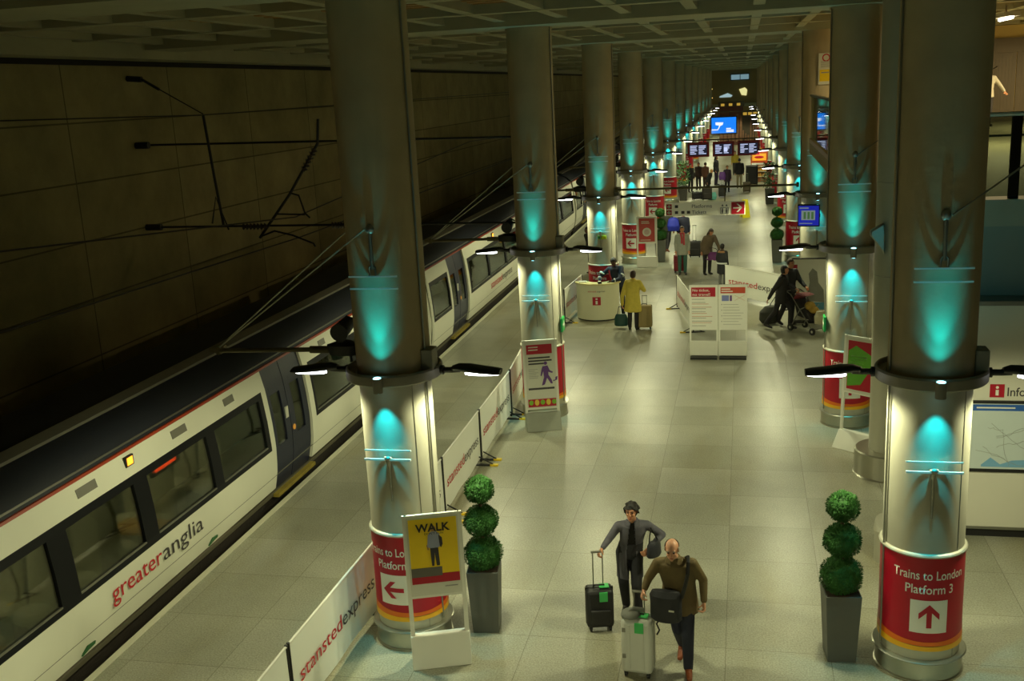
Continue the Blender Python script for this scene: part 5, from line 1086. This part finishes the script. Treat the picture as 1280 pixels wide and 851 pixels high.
        if style == 'bald':      # only a grey fringe round the sides and back
            hm = remesh(b, 0.009, 2); bm = bmesh.new(); bm.from_mesh(hm); kill = []
            for f in bm.faces:
                c_ = f.calc_center_median() - hc; cu_, cf_ = c_.dot(u_) / k, c_.dot(f_) / k
                if cu_ > .052 + max(0, -cf_) * .25 or cu_ < -.055 or cf_ > .03 - max(0, .01 - cu_) * .8: kill.append(f)
            bmesh.ops.delete(bm, geom=kill, context='FACES'); bm.to_mesh(hm); bm.free(); link_mesh(hm, 'hair', hair, body)
    # trousers
    b = MB(); b.loft([(P['pel'] - Vector((0, 0, .09)) * k, .155 * k, .115 * k), (P['pel'], .178 * k, .13 * k), (P['waist'], .16 * k, .115 * k)], 18)
    for S_ in 'LR':
        hi, kn, an = P['hi' + S_], P['kn' + S_], P['an' + S_]; b.cap(hi, .094 * k, kn, .074 * k); b.cap(kn, .074 * k, an + Vector((0, 0, .0)), .058 * k)
    link_mesh(remesh(b, 0.012 if fine else 0.024, 4), 'trousers', trousers or pm('dark', (40, 40, 46)), t)
    # shoes
    for S_ in 'LR':
        an = P['an' + S_]; lift = max(0, an.z / k - .09); b = MB(); tx = 0.02 if S_ == 'L' else -0.02
        heel = an + Vector((0, .035, -.05)) * k; toe = an + Vector((tx, -.165, -.058 - lift * .75)) * k
        toe.z = max(toe.z, .034 * k); heel.z = max(heel.z, .038 * k)
        b.cap(heel, .038 * k, (heel + toe) / 2, .042 * k); b.cap((heel + toe) / 2, .042 * k, toe, .034 * k); b.cap(an + Vector((0, .0, -.0)) * k, .045 * k, (heel + toe) / 2, .04 * k)
        link_mesh(remesh(b, 0.009 if fine else 0.02, 3), 'shoe', shoes or shoe_b, t)
    # coat or jacket
    if coat:
        b = MB(); dn = Vector((0, 0, -1)); W = wide * k; pel = P['pel']; hip = pel + dn * .02 * k; hz = pel + dn * (pel.z - hem * k)
        Mt = Matrix.Rotation(lean * .6, 3, 'X'); sl = P['shL'] - P['shR']; az = math.atan2(sl.y, sl.x); Mz = Matrix.Rotation(az, 3, 'Z') @ Mt
        secs = [(hz, .205 * W * flare, .16 * W * flare), (hip, .195 * W, .15 * W), (P['waist'], .178 * W, .135 * W, Mz), (P['chest'], .198 * W, .14 * W, Mz), (P['chest'] * .35 + P['neck'] * .65, .175 * W, .115 * W, Mz), (P['neck'] - torso_dir * .035 * k, .085 * W, .08 * W, Mz), (P['neck'] + torso_dir * .03 * k, .070 * k, .070 * k, Mz)]
        b.loft(secs, 26)
        for S_ in 'LR':
            sh, el, wr = P['sh' + S_], P['el' + S_], P['wr' + S_]; d = (wr - el).normalized()
            b.cap((P['neck'] - torso_dir * .09 * k) * .5 + sh * .5, .072 * k, sh - Vector((0, 0, .01)), .074 * k * sleeve); b.cap(sh - Vector((0, 0, .01)), .074 * k * sleeve, el, .060 * k * sleeve); b.cap(el, .060 * k * sleeve, wr - d * .02 * k, .046 * k * sleeve)
        cme = remesh(b, 0.011 if fine else 0.022, 5)
        if opening:      # the coat hangs open: cut the front and give the cloth a thickness
            bm = bmesh.new(); bm.from_mesh(cme); kill = []
            top = P['neck'].z - .02 * k
            for f in bm.faces:
                c_ = f.calc_center_median(); q = max(0, min(1, (top - c_.z) / (top - hem * k))); lo, hi_ = P['pel'], P['neck']
                a_ = max(0, min(1, (c_.z - lo.z) / (hi_.z - lo.z))); xc = lo.x + (hi_.x - lo.x) * a_ + .060 * k * q; yc = lo.y + (hi_.y - lo.y) * a_
                if c_.z < top + .05 and c_.y < yc - .03 and abs(c_.x - xc) < (.030 + .038 * min(1, q * 1.6)) * k and abs(f.normal.z) < .95: kill.append(f)
                elif c_.z < hem * k + .012: kill.append(f)
            bmesh.ops.delete(bm, geom=kill, context='FACES'); bm.to_mesh(cme); bm.free()
        co = link_mesh(cme, 'coat', coat, t)
        if opening:
            so = co.modifiers.new('cloth', 'SOLIDIFY'); so.thickness = 0.010; so.offset = -1
        if fine:
            b = MB(); n_ = P['neck']; Rn = .072 * k; fr = f_
            for sx in (-1, 1): b.hull8([n_ + Vector((sx * .02, -.085, .0)) * k, n_ + Vector((sx * .085, -.03, .02)) * k, n_ + Vector((sx * .08, .01, .02)) * k, n_ + Vector((sx * .03, -.06, .02)) * k], [n_ + Vector((sx * .03, -.095, -.05)) * k, n_ + Vector((sx * .105, -.06, -.05)) * k, n_ + Vector((sx * .105, -.01, -.0)) * k, n_ + Vector((sx * .05, -.075, .03)) * k])
            b.build('collar', coat, co, 0.006)
        if strip:      # the dark top showing where the coat hangs open
            b = MB(); sc = []
            for c_, rx, ry in ((P['pel'] + dn * .02 * k, .170, .132), (P['waist'], .150, .118), (P['chest'], .165, .122), (P['chest'] * .35 + P['neck'] * .65, .14, .098), (P['neck'] - torso_dir * .03 * k, .078, .074), (P['neck'] + torso_dir * .03 * k, .064 , .064)):
                sc.append((c_, rx * W, ry * W, Mz))
            b.loft(sc, 18); link_mesh(remesh(b, 0.012, 3), 'shirt', strip, t)
    if scarf:
        b = MB(); b.tube([P['neck'] + Vector((.05, -.10, .0)) * k, P['chest'] + Vector((.04, -.16, 0)) * k, P['waist'] + Vector((.05, -.165, 0)) * k], .032 * k); b.tube([P['neck'] + Vector((-.05, -.10, .0)) * k, P['chest'] + Vector((-.03, -.16, 0)) * k, P['waist'] + Vector((-.03, -.165, .05)) * k], .032 * k); b.ell(P['neck'], .10 * k, .095 * k, .05 * k); b.build('scarf', scarf, t)
    return t, P
# the woman with the black case
person('woman in a long charcoal coat stooping to pull a small black case', (-1.41, 12.04, 0), 0, 0.95, J=dict(
    pel=(.02, .04, .90), waist=(.05, .02, 1.04), chest=(.08, -.03, 1.20), neck=(.085, -.09, 1.36), head=(.075, -.14, 1.495), shL=(.25, -.01, 1.28), elL=(.43, .10, 1.10), wrL=(.28, -.12, 1.00), shR=(-.10, -.07, 1.28), elR=(-.22, -.12, 1.10), wrR=(-.29, -.21, 1.02),
    hiL=(.11, .03, .87), knL=(.11, -.06, .48), anL=(.12, .05, .085), hiR=(-.07, .04, .87), knR=(-.06, .0, .48), anR=(-.05, .14, .10)),
    lean=0.25, fine=True, coat=pm('charcoal', (92, 90, 100)), hem=.56, flare=1.0, wide=.88, sleeve=.84, opening=True, trousers=pm('black_jeans', (38, 38, 44)), hair=hair_b, style='tousled', skin_mat=skin_m, look=(-.02, -.1), curlR=(.2, -.5, -1), curlL=(-.6, -.4, -.4), strip=pm('black_top', (24, 22, 24)))
t = thing('handbag', 'dark handbag tucked under the arm of the woman in charcoal', 'bag', (-1.07, 11.93, 0.90), 0.9)
b = MB(); b.loft([((0, 0, 0), .10, .05), ((0, 0, .03), .12, .06), ((0, 0, .16), .11, .05), ((0, 0, .2), .08, .03)], 16); b.build('body', pm('bag_slate', (48, 49, 57), 0.5), t)
b = MB(); b.tube([(-.08, 0, .18), (-.05, .02, .28), (.0, .04, .36)], .010, 6); b.tube([(.08, 0, .18), (.05, .04, .28), (.0, .05, .36)], .010, 6); b.build('strap', blackm, t)
# the man with the silver case
person('elderly balding man in an olive jacket with a bag across his chest', (-0.72, 10.84, 0), 0, 0.99, J=dict(
    pel=(.02, .08, .93), waist=(.02, .05, 1.08), chest=(.0, -.01, 1.27), neck=(-.02, -.08, 1.455), head=(-.04, -.155, 1.585), shL=(.175, -.04, 1.385), elL=(.29, .06, 1.13), wrL=(.30, -.02, .90), shR=(-.205, -.05, 1.375), elR=(-.32, -.03, 1.16), wrR=(-.36, -.11, 1.06),
    hiL=(.11, .07, .90), knL=(.12, -.08, .50), anL=(.12, -.06, .09), hiR=(-.06, .08, .90), knR=(.0, .08, .49), anR=(.03, .36, .15)),
    lean=0.22, fine=True, coat=pm('olive', (104, 88, 54)), hem=.74, flare=1.06, wide=1.06, sleeve=.88, trousers=pm('navy_jeans', (32, 36, 52)), shoes=shoe_br, hair=hair_g, style='bald', skin_mat=skin_l, look=(.22, -.05), curlR=(.3, -.6, -1), curlL=(-.8, -.3, 0))
t = thing('messenger_bag', 'black messenger bag slung in front of the man in olive', 'bag', (-0.83, 10.68, 0.76), -0.15)
bagm = pm('bag_black', (34, 35, 40), 0.6)
b = MB(); b.loft([((0, -.02, -.03), .15, .07), ((0, -.02, .0), .18, .085), ((0, -.02, .27), .18, .075), ((0, -.02, .32), .15, .04)], 24); b.build('body', bagm, t)
b = MB(); b.loft([((0, -.03, .08), .17, .082), ((0, -.03, .28), .185, .082), ((0, -.025, .335), .155, .045)], 24); fl_ = b.build('flap', bagm, t)
b = MB(); b.box(.05, .11, -.116, -.108, .13, .15); b.build('maker_tab', offwhite, fl_)
b = MB(); b.tube([(.18, -.03, .28), (.23, -.06, .45), (.26, -.075, .60), (.255, -.02, .70), (.23, .10, .715), (.15, .22, .62)], .022, 8); b.build('shoulder_strap', blackm, t)
b = MB(); b.tube([(-.05, -.06, .02), (-.10, -.07, -.06), (-.07, -.06, -.14), (-.10, -.06, -.2)], .010, 6); b.build('loose_strap', blackm, t)
# at the desk
person('woman in a long yellow coat seen from behind at the desk', (-2.96, 28.03, 0), PI - 0.15, 0.95, lean=0.12, J=dict(elR=(-.30, -.12, 1.10), wrR=(-.12, -.34, 1.12), wrL=(.33, -.10, .66), elL=(.30, 0, .95)), coat=pm('yellow_coat', (206, 186, 74)), hem=.55, flare=1.15, wide=1.12, trousers=pm('black_trousers', (30, 28, 30)), hair=hair_br, style='bob', look=(.2, 0), curlL=(0, -.4, -1))
person('staff member in navy jacket with reflective stripes leaning over the desk', (-3.54, 29.83, 0), -.25, 1.04, lean=0.32, side=-0.10, coat=pm('navy_jacket', (28, 36, 56)), hem=.86, wide=1.15, trousers=pm('navy_trousers', (26, 28, 40)), hair=hair_b, style='short', skin_mat=skin_d, J=dict(elL=(.18, -.38, 1.18), wrL=(-.02, -.52, 1.12), elR=(-.48, -.30, 1.20), wrR=(-.40, -.48, 1.13)), look=(.5, 0))
st = [o for o in bpy.data.objects if o.get('label', '').startswith('staff member')][0]
refl = mat('reflective_tape', (214, 218, 214), 0.4)
b = MB()
for x0, y0, z0, x1, y1, z1 in ((-.31, -.33, 1.36, -.38, -.19, 1.36),): pass
for p0, p1, r_ in (((.19, -.26, 1.29), (.186, -.285, 1.265), .082), ((-.40, -.27, 1.34), (-.412, -.272, 1.31), .082), ((.06, -.46, 1.145), (.035, -.48, 1.14), .068), ((-.455, -.37, 1.175), (-.445, -.40, 1.165), .068)):
    b = MB(); b.cyl(p0, p1, r_, n=20); b.build('reflective_stripe', refl, st)
b = MB(); b.tube([(-.16, -.36, 1.42), (-.13, -.40, 1.30), (-.10, -.34, 1.15)], .02, 8); b.build('lanyard', red, st)
# pushchair couple
person('woman in black striding beside the pushchair', (1.00, 28.10, 0), PI / 2 - 0.35, 1.0, lean=0.12, coat=pm('black_coat', (30, 28, 28)), hem=.72, trousers=pm('black_trousers', (30, 28, 30)), hair=hair_b, style='bob', J=dict(knL=(.10, -.24, .55), anL=(.10, -.22, .12), knR=(-.08, .12, .50), anR=(-.08, .38, .16), elR=(-.26, .14, 1.08), wrR=(-.24, .26, .86), elL=(.25, -.10, 1.08), wrL=(.2, -.34, 1.0)))
person('tall person in dark jacket pushing the pushchair', (1.22, 28.52, 0), PI / 2 - 0.85, 1.06, lean=0.06, coat=pm('dark_jacket', (34, 36, 40)), hem=.86, trousers=pm('black_trousers', (30, 28, 30)), hair=hair_br, style='short', J=dict(elL=(.25, -.16, 1.24), wrL=(.18, -.44, 1.12), elR=(-.25, -.16, 1.24), wrR=(-.18, -.44, 1.12), knR=(-.1, .08, .53), anR=(-.1, .28, .14)), curlL=(0, -.3, -1), curlR=(0, -.3, -1))
t = thing('pushchair', 'dark folding pushchair with yellow-brown bundle, rolling right', 'pushchair', (1.72, 27.80, 0), -0.85)
b = MB()
for y in (-.24, .24): b.tube([(-.62, y, 1.04), (-.45, y, .98), (.35, y, .14)], .014); b.tube([(-.42, y, .12), (-.1, y, .62), (.1, y, .72)], .014)
b.tube([(-.62, -.24, 1.04), (-.62, .24, 1.04)], .016); b.tube([(.35, -.24, .14), (.35, .24, .14)], .012); b.tube([(-.42, -.24, .12), (-.42, .24, .12)], .012); b.build('frame', steel_dark, t)
for x, y in ((.36, -.24), (.36, .24), (-.42, -.26), (-.42, .26)):
    b = MB(); b.cyl((x, y - .02, .095), (x, y + .02, .095), .095, n=22); w_ = b.build('wheel', blackm, t); b = MB(); b.cyl((x, y - .024, .095), (x, y + .024, .095), .035, n=14); b.build('hub', steel, w_)
b = MB(); b.hull8([(-.25, -.2, .42), (.25, -.2, .36), (.25, .2, .36), (-.25, .2, .42)], [(-.40, -.2, .90), (.18, -.2, .52), (.18, .2, .52), (-.40, .2, .90)]); b.build('seat', pm('pram_black', (36, 34, 36)), t, 0.03)
b = MB(); b.loft([((-.38, 0, .86), .10, .22), ((-.22, 0, 1.0), .16, .22), ((-.05, 0, .98), .06, .21)], 16); b.build('hood', pm('pram_maroon', (112, 40, 46)), t)
b = MB(); b.ell((.02, 0, .70), .14, .15, .13); b.ell((.16, 0, .62), .14, .13, .10); link_mesh(remesh(b, .02, 3), 'blanket_bundle', pm('bundle_ochre', (172, 140, 58)), t)
b = MB(); b.loft([((.40, 0, .30), .12, .18), ((.42, 0, .50), .15, .2), ((.40, 0, .62), .08, .12)], 14); b.build('hanging_bag', pm('pale_bag', (176, 170, 140)), t)
# middle distance
person('child in dark jacket with a pale stripe, by the double notice stand', (-.66, 34.4, 0), 2.6, .80, coat=pm('dark_jacket', (34, 36, 40)), hem=.50, wide=1.15, trousers=pm('grey_trousers', (110, 110, 106)), hair=hair_b, style='bob')
ch = [o for o in bpy.data.objects if o.get('label', '').startswith('child in dark')][0]
b = MB(); b.lathe([(.195, .74), (.197, .79)], 30, sx=1.0, sy=.80); b.build('jacket_stripe', refl, ch); b = MB(); b.ell((0, 0, 1.12), .17, .12, .07); b.build('shoulder_panel', pm('tan_cloth', (150, 110, 70)), ch)
person('woman with brown coat stooping over a purple holdall', (-1.22, 36.5, 0), .55, .98, lean=.42, coat=pm('brown_coat', (98, 84, 66)), hem=.74, trousers=pm('black_trousers', (30, 28, 30)), hair=hair_br, style='long', J=dict(elL=(.28, -.32, .98), wrL=(.26, -.36, .86)), look=(.5, 0), curlL=(0, 0, -1))
person('person in a pale grey coat with a red scarf', (-2.08, 36.55, 0), .15, .98, coat=pm('pale_coat', (146, 150, 138)), hem=.72, wide=1.1, trousers=pm('green_trousers', (52, 92, 80)), hair=hair_br, style='short', scarf=pm('red_scarf', (176, 60, 70)), skin_mat=skin_m)
person('person in a dark blue jacket walking away with the blue backpack', (-2.30, 41.2, 0), PI, 0.98, coat=pm('blue_jacket', (34, 38, 60)), hem=.84, trousers=pm('black_trousers', (30, 28, 30)), hair=hair_bl, style='short')
person('person in dark clothes walking at the left of the blue backpack', (-2.95, 41.6, 0), PI - .3, 1.0, coat=pm('dark_green', (44, 48, 34)), hem=.84, trousers=pm('dark', (40, 40, 46)), shoes=shoe_br, hair=hair_br, style='short', J=dict(knR=(-.1, .1, .52), anR=(-.1, .3, .2)))
person('dark figure leaning on the platform, partly hidden by the third left column', (-5.35, 37.0, 0), -.8, 1.0, lean=.25, coat=pm('black_coat', (30, 28, 28)), hem=.80, trousers=pm('black_trousers', (30, 28, 30)), hair=hair_b, style='short', skin_mat=skin_d)
person('person in a white top upstairs, almost hidden behind the nearest right column', (7.10, 34.0, 4.86), .3, 1.0, coat=pm('white_top', (180, 176, 160)), hem=.84, trousers=pm('dark', (40, 40, 46)), hair=hair_b, style='short', J=dict(elL=(.36, -.05, 1.18), wrL=(.42, -.2, 1.0)))
# waiting crowd far down the walkway
cg = 'people waiting far down the walkway'
for lb, x, y, yw, s_, c_, tr, hr, stl, hem_ in (
    ('person in black at the left end of the waiting crowd', -3.15, 65.0, .6, 1.0, (26, 26, 28), (28, 28, 30), hair_b, 'short', .80),
    ('person in dark brown next to the left end of the crowd', -2.72, 66.5, -.4, .97, (58, 40, 36), (34, 32, 34), hair_br, 'short', .80),
    ('person in a rust-brown jacket in the left of the crowd', -2.28, 66.0, 2.6, .98, (98, 62, 46), (60, 40, 40), hair_br, 'short', .82),
    ('fair-haired person in black stooping in front of the crowd', -2.02, 63.0, 1.2, .90, (30, 30, 34), (34, 32, 34), hair_bl, 'bob', .70),
    ('tall hooded figure in navy standing alone against the bright floor', -1.70, 69.0, 1.2, 1.08, (30, 32, 44), (52, 40, 74), hair_b, 'long', .80),
    ('person in a dark plum coat facing the purple rucksack', -.93, 64.4, .3, .92, (44, 30, 50), (26, 26, 30), hair_b, 'short', .70),
    ('person in a yellow and black top far behind the crowd', -.55, 76.0, 0, .98, (170, 150, 50), (50, 46, 40), hair_b, 'short', .90),
    ('broad-backed person in a black jacket and pale trousers walking away', -.22, 66.5, PI, 1.06, (26, 26, 30), (150, 140, 112), hair_b, 'short', .82)):
    person(lb, (x, y, 0), yw, s_, coat=pm('crowd_%d_%d_%d' % c_, c_), hem=hem_, wide=1.1, trousers=pm('crowd_%d_%d_%d' % tr, tr), hair=hr, style=stl, group=cg, lean=.35 if 'stooping' in lb else 0)
bpy.data.scenes.remove(TMP)
